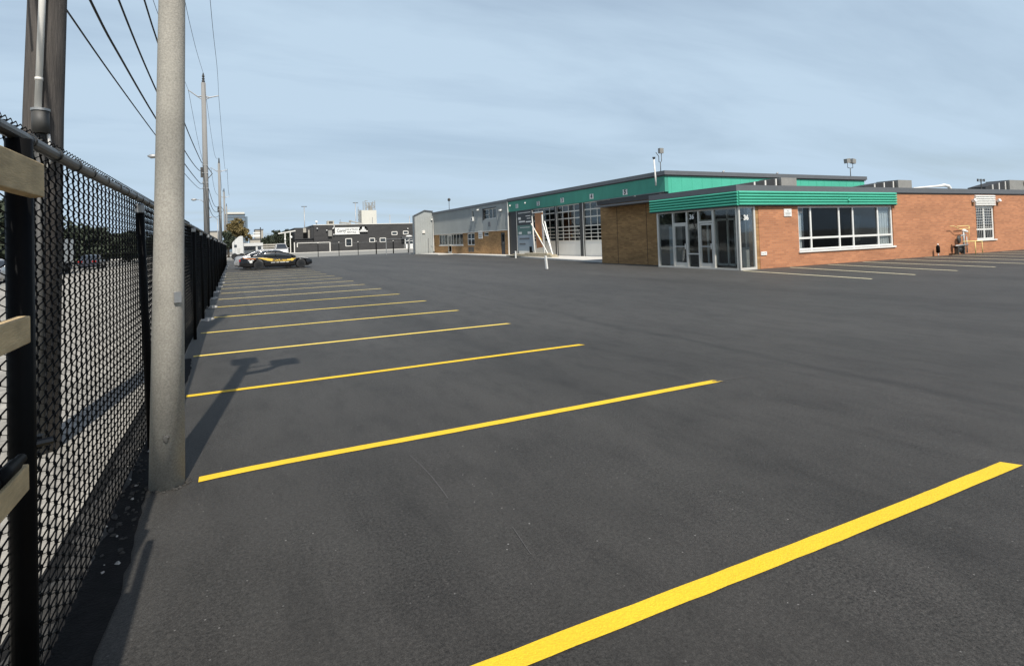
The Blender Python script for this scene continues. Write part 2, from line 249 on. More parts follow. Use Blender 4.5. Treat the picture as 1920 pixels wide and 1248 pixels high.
# ------------------------------------------------------------------ mesh helpers
class MB:
    def __init__(s): s.v = []; s.f = []; s.n = 0
    def add(s, vs, fs):
        o = len(s.v); s.v += [tuple(p) for p in vs]; s.f += [tuple(i + o for i in f) for f in fs]; return s
    def box(s, x0, x1, y0, y1, z0, z1):
        return s.add([(x0, y0, z0), (x1, y0, z0), (x1, y1, z0), (x0, y1, z0), (x0, y0, z1), (x1, y0, z1), (x1, y1, z1), (x0, y1, z1)],
                     [(0, 3, 2, 1), (4, 5, 6, 7), (0, 1, 5, 4), (1, 2, 6, 5), (2, 3, 7, 6), (3, 0, 4, 7)])
    def obox(s, c, size, rot):      # oriented box: centre, full size, Euler
        m = Matrix.Translation(c) @ rot.to_matrix().to_4x4() if hasattr(rot, 'to_matrix') else Matrix.Translation(c) @ rot
        hx, hy, hz = [q / 2 for q in size]
        vs = [m @ Vector((a * hx, b * hy, c_ * hz)) for c_ in (-1, 1) for a, b in ((-1, -1), (1, -1), (1, 1), (-1, 1))]
        return s.add(vs, [(0, 3, 2, 1), (4, 5, 6, 7), (0, 1, 5, 4), (1, 2, 6, 5), (2, 3, 7, 6), (3, 0, 4, 7)])
    def beam(s, a, b, w, h):        # rectangular bar from a to b
        a = Vector(a); b = Vector(b); d = b - a; q = d.to_track_quat('X', 'Z')
        return s.obox((a + b) / 2, (d.length, w, h), q)
    def tube(s, pts, r, n=10, cap=True):
        pts = [Vector(p) for p in pts]; k = len(pts); rs = r if isinstance(r, (list, tuple)) else [r] * k
        vs = []; fs = []; prev = None
        for i, p in enumerate(pts):
            t = (pts[min(i + 1, k - 1)] - pts[max(i - 1, 0)]).normalized()
            if prev is None:
                a = Vector((0, 0, 1)) if abs(t.z) < 0.9 else Vector((1, 0, 0)); u = t.cross(a).normalized()
            else: u = (prev - t * prev.dot(t)).normalized()
            prev = u; v = t.cross(u)
            vs += [p + (u * math.cos(2 * math.pi * j / n) + v * math.sin(2 * math.pi * j / n)) * rs[i] for j in range(n)]
        for i in range(k - 1):
            for j in range(n):
                fs.append((i * n + j, i * n + (j + 1) % n, (i + 1) * n + (j + 1) % n, (i + 1) * n + j))
        if cap: fs += [tuple(range(n - 1, -1, -1)), tuple((k - 1) * n + j for j in range(n))]
        return s.add(vs, fs)
    def prism(s, poly, axis, a, b):  # poly of 2D points in the other two axes, extruded along axis
        n = len(poly)
        def P(q, t):
            return {'x': (t, q[0], q[1]), 'y': (q[0], t, q[1]), 'z': (q[0], q[1], t)}[axis]
        vs = [P(q, a) for q in poly] + [P(q, b) for q in poly]
        return s.add(vs, [tuple(range(n)), tuple(range(2 * n - 1, n - 1, -1))] + [(i, i + n, (i + 1) % n + n, (i + 1) % n) for i in range(n)])
    def blob(s, c, r, seed=0, amp=0.25, seg=8, rings=5):
        rn = random.Random(seed); vs = []; fs = []
        for i in range(rings + 1):
            th = math.pi * i / rings
            for j in range(seg):
                k = 1 + rn.uniform(-amp, amp); ph = 2 * math.pi * j / seg
                vs.append((c[0] + r[0] * k * math.sin(th) * math.cos(ph), c[1] + r[1] * k * math.sin(th) * math.sin(ph), c[2] + r[2] * (1 + rn.uniform(-amp, amp) * .5) * math.cos(th)))
        for i in range(rings):
            for j in range(seg): fs.append((i * seg + j, (i + 1) * seg + j, (i + 1) * seg + (j + 1) % seg, i * seg + (j + 1) % seg))
        return s.add(vs, fs)
    def mesh(s, name, off=(0, 0, 0), smooth=False, fixn=True):
        me = D.meshes.new(name)
        me.from_pydata([(x - off[0], y - off[1], z - off[2]) for x, y, z in s.v], [], s.f)
        if fixn:
            import bmesh
            bm = bmesh.new(); bm.from_mesh(me); bmesh.ops.recalc_face_normals(bm, faces=bm.faces); bm.to_mesh(me); bm.free()
        if smooth: me.polygons.foreach_set('use_smooth', [True] * len(me.polygons))
        me.update(); return me
    def build(s, name, m, parent=None, smooth=False, fixn=True):
        off = root_loc(parent)
        me = s.mesh(name, off, smooth, fixn); me.materials.append(m)
        o = D.objects.new(name, me); COL.objects.link(o); o.parent = parent
        return o
def root_loc(p):
    while p is not None and p.parent is not None: p = p.parent
    return tuple(p.location) if p is not None else (0, 0, 0)
def tag(o, label=None, cat=None, group=None, kind=None):
    if label: o['label'] = label
    if cat: o['category'] = cat
    if group: o['group'] = group
    if kind: o['kind'] = kind
    return o
def thing(name, loc, label, cat, group=None, rz=0):
    o = D.objects.new(name, None); COL.objects.link(o); o.location = loc; o.rotation_euler = (0, 0, rz); o.empty_display_size = 0.2
    return tag(o, label, cat, group)
def solo(name, mb, m, loc, label, cat, group=None, smooth=False):
    me = mb.mesh(name, loc, smooth); me.materials.append(m); o = D.objects.new(name, me); COL.objects.link(o); o.location = loc
    return tag(o, label, cat, group)
def struct(name, mb, m):
    return tag(mb.build(name, m), kind='structure')
def copy_thing(root, loc, label=None):
    c = root.copy(); COL.objects.link(c); c.location = loc
    if label: c['label'] = label
    for ch in [o for o in D.objects if o.parent == root]:
        d = ch.copy(); COL.objects.link(d); d.parent = c
        for g in [o for o in D.objects if o.parent == ch]:
            e = g.copy(); COL.objects.link(e); e.parent = d
    return c
def text_obj(name, s, size, m, parent, origin, xdir, updir=(0, 0, 1), depth=0.004, shear=0.0, bold=0.0, xs=1.0, align='CENTER'):
    """flat lettering standing at origin, reading along xdir"""
    cu = D.curves.new('t', 'FONT'); cu.body = s; cu.size = size; cu.extrude = depth; cu.align_x = align; cu.align_y = 'CENTER'; cu.shear = shear; cu.offset = bold; cu.resolution_u = 3
    to = D.objects.new('t', cu); COL.objects.link(to)
    dg = bpy.context.evaluated_depsgraph_get(); me = D.meshes.new_from_object(to.evaluated_get(dg)); D.objects.remove(to); D.curves.remove(cu)
    X = Vector(xdir).normalized(); U = Vector(updir).normalized(); Z = X.cross(U)
    off = Vector(root_loc(parent))
    for v in me.vertices: v.co = Vector(origin) - off + X * (v.co.x * xs) + U * v.co.y + Z * v.co.z
    me.materials.clear(); me.materials.append(m); o = D.objects.new(name, me); COL.objects.link(o); o.parent = parent
    return o
def wall(mb, axis, p0, p1, a0, a1, z0, z1, holes=()):
    """wall slab: thickness p0..p1 on `axis` normal, running a0..a1, with rectangular holes (a,b,za,zb)"""
    As = sorted({a0, a1, *[h[0] for h in holes], *[h[1] for h in holes]}); Zs = sorted({z0, z1, *[h[2] for h in holes], *[h[3] for h in holes]})
    for i in range(len(As) - 1):
        run = None
        for j in range(len(Zs) - 1):
            ca, cz = (As[i] + As[i + 1]) / 2, (Zs[j] + Zs[j + 1]) / 2
            if any(h[0] < ca < h[1] and h[2] < cz < h[3] for h in holes): continue
            if axis == 'x': mb.box(p0, p1, As[i], As[i + 1], Zs[j], Zs[j + 1])
            else: mb.box(As[i], As[i + 1], p0, p1, Zs[j], Zs[j + 1])
    return mb

# ================================================================== SETTING
def sheet(name, poly, z, m):
    mb = MB(); mb.add([(x, y, z) for x, y in poly], [tuple(range(len(poly)))]); return struct(name, mb, m)
sheet('ground', [(-1500, -1500), (1500, -1500), (1500, 1500), (-1500, 1500)], -0.06, M['ground'])
sheet('parking_lot', [(-0.92, -25), (120, -25), (120, 95), (31, 95), (27.7, 93), (10, 88), (-0.92, 86)], 0.0, M['asphalt'])
sheet('gravel_yard', [(-11.6, -25), (-0.92, -25), (-0.92, 150), (-11.6, 150)], -0.03, M['gravel'])
sheet('far_yard', [(-60, -25), (-11.6, -25), (-11.6, 190), (-60, 190)], -0.035, M['road'])
sheet('road', [(-0.92, 86), (10, 88), (27.7, 93), (31, 95), (120, 95), (120, 142), (-0.92, 142)], -0.02, M['road'])
k = MB().box(-60, 120, 142, 143.2, -0.06, 0.13); struct('kerb', k, M['concrete'])
k = MB().box(-60, 120, 143.2, 150, -0.06, 0.12); struct('pavement', k, M['road'])
k = MB()
rn = random.Random(3); y = -4.0
while y < 62:
    st = rn.uniform(0.25, 0.6)
    k.blob((-0.80 + rn.uniform(-0.03, .03), y, -0.005), (rn.uniform(0.05, 0.10), st * 0.7, rn.uniform(0.02, 0.05)), int(y * 10), 0.3, 8, 4); y += st
tag(k.build('dirt', M['dirt'], smooth=True), 'dark crumbly dirt and asphalt crumbs along the foot of the fence', 'dirt', kind='stuff')
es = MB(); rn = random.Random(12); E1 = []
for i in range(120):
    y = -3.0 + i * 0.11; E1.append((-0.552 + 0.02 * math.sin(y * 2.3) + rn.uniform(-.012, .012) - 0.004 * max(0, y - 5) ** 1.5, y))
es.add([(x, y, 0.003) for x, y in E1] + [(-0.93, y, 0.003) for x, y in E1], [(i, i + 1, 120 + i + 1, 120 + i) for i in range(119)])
struct('asphalt_edge', es, M['tar'])  # painted shade: dark strip filling the fence's cast shadow on the ground
ap = MB().prism([(24.2, 66.2), (23.3, 47.4), (21.6, 36.1), (20.95, 29.65), (25.38, 29.65), (25.38, 66.2)], 'z', 0.002, 0.10)
struct('apron', ap, M['concrete'])
ap = MB().prism([(22.8, 76.5), (23.0, 68.3), (25.38, 68.0), (25.38, 76.5)], 'z', 0.002, 0.08); struct('step_pavement', ap, M['concrete'])

# ---- yellow stall lines along the fence
ORD = ['nearest yellow stall line, running off the bottom edge of the photo', 'second yellow stall line, starting beside the foot of the concrete pole',
       'third yellow stall line, crossed by the shadow of the concrete pole', 'fourth yellow stall line, just beyond the shadow of the lamp heads',
       'fifth yellow stall line counted from the camera', 'sixth yellow stall line counted from the camera', 'seventh yellow stall line counted from the camera',
       'eighth yellow stall line counted from the camera', 'ninth yellow stall line counted from the camera', 'tenth stall line along the fence, thin in the distance',
       'eleventh stall line along the fence, thin in the distance', 'twelfth stall line along the fence, thin in the distance', 'fourth last stall line before the black security car',
       'third last stall line before the black security car', 'second last stall line before the black security car', 'stall line right in front of the black security car']
LX = {0: -0.45, 1: -0.26, 2: -0.52, 3: -0.60, 4: -0.62}
for i in range(16):
    yc = 2.08 + 2.72 * i; x0 = LX.get(i, -0.50 + 0.02 * (i % 3)); x1 = 4.85 + (0.02 if i % 2 else -0.03)
    mb = MB(); n = 44; ra = random.Random(i); wv = [0, 0]; vs = []
    for j in range(n + 1):
        t = j / n; x = x0 + (x1 - x0) * t; wob = 0.006 * math.sin(t * 7 + i) + (0.035 * max(0, 1 - t * 7) ** 2 * (-1 if i == 1 else 0))
        skew = -0.05 * (t if j == n else 0)
        vs += [(x + (0.03 if j == n else 0), yc - 0.052 + wob + ra.uniform(-.0022, .0022), 0.004), (x - (0.03 if j == n else 0), yc + 0.052 + wob + ra.uniform(-.0022, .0022), 0.004)]
    mb.add(vs, [(2 * j, 2 * j + 2, 2 * j + 3, 2 * j + 1) for j in range(n)])
    solo('stall_line', mb, M['yellow'] if i < 3 else M['yellow_mid'] if i < 7 else M['yellow_far'], (x0, yc, 0.004), ORD[i], 'painted line', 'yellow stall lines along the black fence')  # paint colour gets paler in steps on the farther lines
# ---- stall lines by the office wall
RO = ['stall line starting at the glass entrance corner of the office', 'stall line starting left of the big office window', 'stall line starting under the middle of the big office window',
      'stall line starting under the right part of the big office window', 'stall line starting just right of the big office window', 'stall line starting left of the black standpipe',
      'stall line starting right by the yellow guarded gas meter', 'stall line starting left of the narrow barred window', 'stall line starting under the narrow barred window',
      'stall line starting right of the narrow barred window', 'last stall line at the right edge of the photo, along the brick wall']
starts = [19.5] + [22.42 + 2.62 * i for i in range(10)]
for i, sx in enumerate(starts):
    ex = sx - (0.9 if i == 0 else 1.42)
    mb = MB(); y0, y1 = 17.55, 11.53; wd = 0.055
    n = 12; vs = []
    for j in range(n + 1):
        t = j / n; x = sx + (ex - sx) * t; yy = y0 + (y1 - y0) * t; vs += [(x - wd, yy, 0.004), (x + wd, yy, 0.004)]
    mb.add(vs, [(2 * j, 2 * j + 1, 2 * j + 3, 2 * j + 2) for j in range(n)])
    solo('stall_line', mb, M['yellow_old'], (sx, y0, 0.004), RO[i], 'painted line', 'pale stall lines along the office wall')
# chalk marks and scratches on the asphalt
def strip(pts, wd, m, nm, label, cat):
    mb = MB(); vs = []
    for i, p in enumerate(pts):
        a = Vector(pts[max(0, i - 1)]); b = Vector(pts[min(len(pts) - 1, i + 1)]); t = (b - a).normalized(); q = Vector((-t.y, t.x)) * wd / 2
        vs += [(p[0] + q.x, p[1] + q.y, 0.0065), (p[0] - q.x, p[1] - q.y, 0.0065)]
    mb.add(vs, [(2 * i, 2 * i + 1, 2 * i + 3, 2 * i + 2) for i in range(len(pts) - 1)])
    return solo(nm, mb, m, (pts[0][0], pts[0][1], 0.0065), label, cat)
strip([(4.80, 4.80), (5.0, 4.78), (5.28, 4.76)], 0.012, M['chalk'], 'chalk_mark', 'thin chalk line beyond the end of the second yellow stall line', 'chalk mark')
strip([(4.80, 4.82), (4.92, 4.70)], 0.018, M['chalk'], 'chalk_mark', 'short chalk tick crossing the end of the second yellow stall line', 'chalk mark')
strip([(4.82, 7.55), (5.02, 7.46)], 0.02, M['chalk'], 'chalk_mark', 'short chalk tick at the end of the third yellow stall line', 'chalk mark')
strip([(1.21, 4.41), (1.225, 4.2), (1.232, 3.95), (1.225, 3.7), (1.218, 3.56)], 0.005, M['chalk'], 'scratch', 'long faint scratch in the asphalt between first and second line', 'scratch')
strip([(1.42, 3.02), (1.39, 2.8), (1.38, 2.72)], 0.003, M['chalk'], 'scratch', 'faint scratch nearer the camera than the first one, above the nearest line', 'scratch')

mk = MB(); rr = random.Random(2)
mk.add([(0.02, 2.30, 0.005), (0.035, 2.29, 0.005), (0.10, 2.40, 0.005), (0.085, 2.41, 0.005)], [(0, 1, 2, 3)])
solo('scuff_mark', mk, M['dirt'], (0.02, 2.3, 0.005), 'short dark scuff on the asphalt near the bottom left, beside the fence shadow', 'scuff')

# ================================================================== CHAIN LINK FENCE
FX = -0.69; SP = 3.2; P0 = 2.57
fence = thing('chain_link_fence', (FX, P0, 0), 'tall black chain link fence along the left side of the lot', 'fence')
def make_panel(step, rad, sides, rounded):
    H0, H1 = 0.02, 2.15; per = step; amp = step * 0.53; nz = int((H1 - H0) / (per / 2)); nw = int(round(SP / step))
    line = []
    for j in range(nz + 1):
        z = H0 + j * per / 2; s_ = 1 if j % 2 else -1
        if rounded: line += [(s_ * amp, z - per * 0.09, s_ * rad * 1.0), (s_ * amp, z + per * 0.09, s_ * rad * 1.0)]
        else: line.append((s_ * amp, z, s_ * rad))
    line = np.array(line); k = len(line)
    ang = np.arange(sides) * 2 * np.pi / sides
    vs = []
    # tube ring offsets in the (x, y) plane
    ring = np.stack([np.cos(ang) * rad, np.sin(ang) * rad * 1.2], 1)
    one = np.zeros((k, sides, 3)); one[:, :, 0] = line[:, None, 2] + ring[None, :, 0]; one[:, :, 1] = line[:, None, 0] + ring[None, :, 1]; one[:, :, 2] = line[:, None, 1]
    fi = []
    for i in range(k - 1):
        for j in range(sides): fi.append((i * sides + j, i * sides + (j + 1) % sides, (i + 1) * sides + (j + 1) % sides, (i + 1) * sides + j))
    fi = np.array(fi)
    V = []; F = []
    for w_ in range(nw):
        o = one.copy(); o[:, :, 1] *= (1 if w_ % 2 else -1); o[:, :, 1] += (w_ + 0.5) * step; o[:, :, 0] += (0.0015 if w_ % 2 else -0.0015)
        # slight sag and bulge so the fabric is not perfectly regular
        o[:, :, 0] += 0.006 * np.sin(o[:, :, 1] * 2.1 + o[:, :, 2] * 1.3)
        V.append(o.reshape(-1, 3)); F.append(fi + w_ * k * sides)
    V = np.concatenate(V); F = np.concatenate(F)
    me = D.meshes.new('mesh_panel'); me.vertices.add(len(V)); me.vertices.foreach_set('co', V.ravel()); me.loops.add(F.size); me.loops.foreach_set('vertex_index', F.ravel())
    me.polygons.add(len(F)); me.polygons.foreach_set('loop_start', np.arange(0, F.size, 4)); me.polygons.foreach_set('loop_total', np.full(len(F), 4)); me.polygons.foreach_set('use_smooth', np.ones(len(F), bool)); me.update(); me.validate()
    me.materials.append(M['wire']); return me
near_me = make_panel(SP / 58, 0.0041, 5, True); far_me = make_panel(SP / 58, 0.0048, 3, False)
NP = 19
for i in range(-2, NP):
    o = D.objects.new('mesh_panel', near_me if i < 2 else far_me); COL.objects.link(o); o.parent = fence; o.location = (-0.034, SP * i, 0)
post0 = MB().tube([(0, 0, -0.05), (0, 0, 2.02)], 0.030, 14).mesh('post', smooth=True); post0.materials.append(M['black'])
cap0 = MB().tube([(0, 0, 2.0), (0, 0, 2.06), (0, 0, 2.075)], [0.036, 0.036, 0.022], 14).mesh('post_cap', smooth=False); cap0.materials.append(M['steel'])
big = MB().tube([(0, 0, -0.05), (0, 0, 2.08)], 0.040, 16).mesh('post', smooth=True); big.materials.append(M['black'])
for i in range(-1, NP + 1):
    o = D.objects.new('post', big if i == 0 else post0); COL.objects.link(o); o.parent = fence
    o.location = (0.012, SP * i, 0)
    if i >= 1:
        if i == 1: o.location = (0.030, SP, 0)
        o.rotation_euler = (R([0.6, 0.8, -0.5, 1.0, -0.7][i % 5]) if i != 1 else R(5.0), R([-0.5, 0.6, -0.4, 0.3][i % 4]) if i != 1 else R(-1.0), 0)
        c = D.objects.new('post_cap', cap0); COL.objects.link(c); c.parent = fence; c.location = o.location; c.rotation_euler = o.rotation_euler
rl = MB().tube([(FX, P0 - 6.4, 2.10)] + [(FX + 0.004 * math.sin(i), P0 + 1.6 * i, 2.10 - (0.006 if i % 2 else 0)) for i in range(0, 39)], 0.023, 12)
tb = rl
yy = -0.9; rn = random.Random(5)
while yy < 30:
    yj = yy + rn.uniform(-0.03, 0.03)
    tb.tube([(FX + 0.028 * math.cos(a), yj + 0.006 * math.sin(a * .5), 2.10 + 0.028 * math.sin(a)) for a in np.linspace(0, 2 * math.pi, 11)], 0.0035, 5)
    if rn.random() < 0.7: tb.tube([(FX - 0.02, yj, 2.075), (FX - 0.045, yj + 0.03, 2.05), (FX - 0.05, yj + 0.07, 2.03)], 0.0025, 4)
    yy += 0.36 if yy < 8 else 0.6
tb.build('top_rail', M['rail'], fence)
kn = MB(); yy = -1.0
while yy < 12:
    kn.tube([(FX - 0.05, yy, 2.10), (FX - 0.045, yy - 0.008, 2.15), (FX - 0.03, yy + 0.004, 2.168), (FX - 0.03, yy + 0.022, 2.158), (FX - 0.045, yy + 0.02, 2.14)], 0.0024, 4, cap=False); yy += SP / 58
kn.build('wire_knuckle', M['wire'], fence)['kind'] = 'stuff'
bk = MB().box(-0.70, -0.63, 2.60, 2.635, 0.975, 1.02).tube([(-0.665, 2.57, 1.0), (-0.60, 2.60, 1.0)], 0.014, 8)
bk.build('rail_bracket', M['rail'], fence)
for j in range(1, NP):
    y = P0 + SP * j; rr = random.Random(j * 3)
    if j < 4: continue
    f = MB().blob((-0.60 + rr.uniform(-.04, .03), y + rr.uniform(-.2, .1), 0.0), (rr.uniform(.10, .16), rr.uniform(.3, .8), rr.uniform(.03, .06)), j, 0.3, 9, 5)
    f.build('footing', M['footing'], fence)
rub = MB(); rub2 = MB()
for j in range(110):
    rr = random.Random(j + 50); a_ = rr.uniform(.004, .018) * (1.5 if j % 9 == 0 else 1)
    (rub2 if j % 7 == 0 else rub).blob((-0.70 + rr.uniform(-.07, .13), 4.2 + rr.triangular(-0.7, 2.2, .4), 0.004), (a_, a_ * rr.uniform(.7, 1.5), a_ * .7), j, 0.4, 6, 4)
for j in range(46):
    rr = random.Random(j + 950); an = rr.uniform(0, 6.28); a_ = rr.uniform(.006, .02)
    rub.blob((-0.45 + math.cos(an) * rr.uniform(.11, .145), 4.79 + math.sin(an) * rr.uniform(.11, .15), 0.003), (a_, a_, a_ * .6), j, 0.4, 6, 4)
tag(rub.build('rubble', M['dirt']), 'dark asphalt crumbs around the foot of the concrete pole and fence', 'rubble', kind='stuff')
tag(rub2.build('pale_rubble', M['footing']), 'a few pale concrete chips among the dark crumbs by the pole', 'rubble', kind='stuff')

# boards fixed to the near post
for z0, zt, y1, lab in ((1.865, 1.985, 2.50, 'topmost of the three pine boards at the left edge, crossing the near fence post'),
                        (1.385, 1.475, 2.33, 'middle one of the three pine boards at the left edge'),
                        (0.93, 1.015, 2.30, 'lowest pine board at the left edge, below the black pipe')):
    b = MB(); a0 = 0.9
    b.add([(-0.63, a0, z0), (-0.59, a0, z0), (-0.59, y1, z0 + 0.004), (-0.63, y1, z0), (-0.63, a0, zt), (-0.59, a0, zt), (-0.59, y1, zt), (-0.63, y1 + 0.01, zt)],
          [(0, 3, 2, 1), (4, 5, 6, 7), (0, 1, 5, 4), (1, 2, 6, 5), (2, 3, 7, 6), (3, 0, 4, 7)])
    o = solo('pine_board', b, M['lumber'], (-0.61, y1, z0), lab, 'board', 'pine boards at the left edge of the photo')
    bv = o.modifiers.new('b', 'BEVEL'); bv.width = 0.004; bv.segments = 2
pp = thing('fence_pipe', (-0.62, 2.24, 1.03), 'black pipe end with sleeve above the lowest pine board', 'pipe')
MB().tube([(-0.60, 0.9, 1.045), (-0.60, 2.26, 1.045)], 0.016, 12).build('pipe', M['black'], pp, True)
MB().tube([(-0.60, 2.05, 1.045), (-0.60, 2.20, 1.045)], 0.021, 12).build('sleeve', M['black'], pp, True)

# ================================================================== CONCRETE LAMP POLE (its heads are above the frame but throw a shadow)
CP = (-0.46, 4.78, 0)
pole = thing('concrete_light_pole', CP, 'round grey concrete light pole in front of the fence, cropped by the top edge', 'light pole')
MB().tube([(CP[0], CP[1], -0.1), (CP[0] + 0.035, CP[1], 1.5), (CP[0] + 0.09, CP[1], 3.6), (CP[0] + 0.14, CP[1], 6.1)], [0.113, 0.098, 0.084, 0.070], 40).build('shaft', M['polecon'], pole, True)
hh = MB().obox((CP[0] + 0.095, CP[1] - 0.088, 1.335), (0.05, 0.012, 0.075), Matrix.Rotation(R(38), 4, 'Z').to_quaternion()); hh.build('hand_hole_cover', M['steel'], pole)
MB().blob((CP[0] + 0.01, CP[1] - 0.112, 0.36), (0.02, 0.012, 0.028), 4, 0.3).build('cable_stub', M['boxgrey'], pole)
arm = MB().tube([(CP[0] + 0.12, CP[1], 5.25), (CP[0] + 0.18, CP[1], 5.02), (CP[0] + 0.42, CP[1], 5.12), (CP[0] + 0.62, CP[1], 5.50)], [.07, .09, .08, .04], 8).tube([(CP[0] + 0.13, CP[1], 5.55), (CP[0] + 0.5, CP[1], 5.62)], 0.02, 6); arm.build('arm', M['steel'], pole)
MB().obox((CP[0] + 0.10, CP[1], 6.30), (0.34, 0.32, 0.26), Matrix.Rotation(R(-10), 4, 'Y').to_quaternion()).build('lamp_head', M['boxgrey'], pole)
MB().obox((CP[0] + 0.66, CP[1], 5.74), (0.36, 0.32, 0.24), Matrix.Rotation(R(-10), 4, 'Y').to_quaternion()).build('lamp_head', M['boxgrey'], pole)

# ================================================================== WOODEN UTILITY POLES AND WIRES
wp = thing('utility_pole', (-1.50, 6.30, 0), 'thick dark wooden utility pole behind the near fence with pale conduit', 'utility pole')
MB().tube([(-1.56, 6.30, -0.1), (-1.488, 6.30, 2.9), (-1.447, 6.30, 4.0), (-1.25, 6.32, 13.6)], [0.152, 0.143, 0.138, 0.11], 28).build('shaft', M['wood'], wp, True)
cx, cy = -1.475, 6.125
MB().tube([(cx - 0.01, cy, 2.92), (cx + 0.035, cy, 4.0), (cx + 0.16, cy + 0.02, 9)], 0.026, 12).build('conduit', M['pvc'], wp, True)
MB().tube([(cx, cy, 3.16), (cx, cy, 3.185)], 0.030, 12).build('conduit_collar', M['pvc'], wp, True)
MB().tube([(cx + .01, cy - 0.01, 2.895), (cx + .01, cy - 0.01, 2.915)], 0.068, 18).build('box_lid', M['steel'], wp)
MB().tube([(cx + .01, cy - 0.01, 2.71), (cx + .01, cy - 0.01, 2.895)], 0.062, 18).build('junction_box', M['boxgrey'], wp, True)
MB().tube([(cx - 0.04, cy + .03, 0.0), (cx + 0.0, cy, 2.70)], 0.035, 10).build('lower_conduit', M['boxgrey'], wp, True)
MB().tube([(cx + 0.06, cy, 2.70), (cx + 0.075, cy, 2.55), (cx + 0.05, cy, 2.40)], 0.012, 8).build('cable_loop', M['pvc'], wp, True)

def upole(x, y, h, lab, det=True):
    t = thing('utility_pole', (x, y, 0), lab, 'utility pole', 'utility poles in line behind the fence')
    MB().tube([(x + 0.05, y, -0.1), (x, y, h)], [0.20, 0.145], 16).build('shaft', M['wood_grey'], t, True)
    ins = MB(); 
    ins.tube([(x, y, h), (x, y, h + 0.12), (x, y, h + 0.2), (x, y, h + 0.28), (x, y, h + 0.36), (x, y, h + 0.44), (x, y, h + 0.7)], [.08, .11, .06, .10, .05, .09, .03], 8); ins.build('insulator', M['boxgrey'], t)
    zc_ = h - 1.05
    for sgn, dz in ((-1, 0.45), (1, 0.20)):
        b = MB().tube([(x + sgn * .1, y, zc_ + .10), (x + sgn * .35, y, zc_ + .02), (x + sgn * .95, y, zc_ + dz)], [.05, .045, .035], 6).tube([(x + sgn * .1, y, zc_ - .15), (x + sgn * .38, y, zc_ + .02)], .03, 6); b.build('bracket_arm', M['steel'], t)
    if det:
        MB().box(x - 0.28, x - 0.12, y - 0.15, y + 0.1, h * 0.50, h * 0.50 + 0.7).build('splice_box', M['boxgrey'], t)
        MB().tube([(x + .12, y, h * .49), (x + .45, y, h * .52), (x + .12, y, h * .56)], .03, 6).build('cable_spreader', M['boxgrey'], t)
        for q in (0.44, 0.47, 0.52, 0.56): MB().box(x - 0.2, x + 0.2, y - .17, y - .12, h * q, h * q + .06).build('clamp', M['steel'], t)
    return t
upole(-1.72, 45.5, 13.45, 'tall grey utility pole just right of the concrete light pole')
upole(-1.55, 84, 12.9, 'second grey utility pole further along, half as tall in the photo')
upole(-1.5, 123, 12.6, 'distant third utility pole near the golden tree', False)
upole(-1.5, 165, 12.6, 'farthest small utility pole in the line of poles', False)

def wire(pts, r, lab):
    mb = MB(); P = [Vector(p) for p in pts]; out = []
    for i in range(len(P) - 1):        # Catmull-Rom
        p0 = P[max(0, i - 1)]; p1 = P[i]; p2 = P[i + 1]; p3 = P[min(len(P) - 1, i + 2)]
        for k_ in range(8):
            t = k_ / 8; out.append(0.5 * ((2 * p1) + (p2 - p0) * t + (2 * p0 - 5 * p1 + 4 * p2 - p3) * t * t + (3 * p1 - p0 - 3 * p2 + p3) * t ** 3))
    out.append(P[-1]); mb.tube(out, r, 5)
    return solo('overhead_wire', mb, M['rubber'], tuple(pts[-1]), lab, 'overhead wire', 'overhead wires between the utility poles', True)
X6 = -1.6
wire([(X6, 5.5, 4.36), (X6, 7.68, 4.34), (X6, 10.27, 4.33), (X6, 15.6, 4.38), (X6, 24.6, 4.52), (X6, 34.3, 4.90), (-1.85, 45.4, 5.93)], 0.011, 'lowest overhead cable, leaving the thick wooden pole and dipping lowest')
wire([(X6, 4, 5.4), (X6, 8.82, 4.92), (X6, 11.2, 4.83), (X6, 15.9, 4.80), (X6, 24.7, 4.9), (X6, 35.5, 5.3), (-1.85, 45.4, 6.31)], 0.017, 'thick overhead cable, second lowest of the four dark cables')
wire([(X6, 5, 6.4), (X6, 10.92, 5.75), (X6, 16.2, 5.50), (X6, 24.8, 5.42), (X6, 34.6, 5.9), (-1.85, 45.4, 7.26)], 0.017, 'overhead cable third lowest of the four dark cables')
wire([(X6, 6, 7.6), (X6, 13.99, 6.97), (X6, 16.6, 6.82), (X6, 25.1, 6.5), (X6, 36.5, 6.7), (-1.85, 45.4, 7.72)], 0.019, 'uppermost of the four dark cables left of the concrete pole')
wire([(X6, 6.3, 13.7), (-1.6, 22, 11.9), (-1.65, 33, 12.4), (-1.72, 45.5, 14.15)], 0.010, 'thin top wire reaching the insulator of the tall grey pole')
wire([(-2.6, 6.3, 12.6), (-2.5, 22, 10.9), (-2.5, 33, 11.5), (-2.66, 45.5, 12.85)], 0.010, 'thin wire reaching the left bracket of the tall grey pole')
wire([(-0.6, 6.3, 12.6), (-0.65, 25, 11.4), (-0.66, 36, 11.9), (-0.77, 45.5, 12.60)], 0.010, 'thin wire reaching the right bracket of the tall grey pole')
for (xa, za), (xb, zb), lab in (((-1.72, 14.15), (-1.55, 13.6), 'thin top wire sagging between the second and third utility poles'),
                                ((-2.66, 12.85), (-2.5, 12.3), 'left bracket wire sagging between the second and third utility poles'),
                                ((-0.77, 12.6), (-0.6, 12.05), 'right bracket wire sagging between the second and third utility poles')):
    wire([(xa, 45.5, za), (xa * .6 + xb * .4, 58, za - 2.1), (xa * .4 + xb * .6, 70, zb - 1.9), (xb, 84, zb)], 0.012, lab)
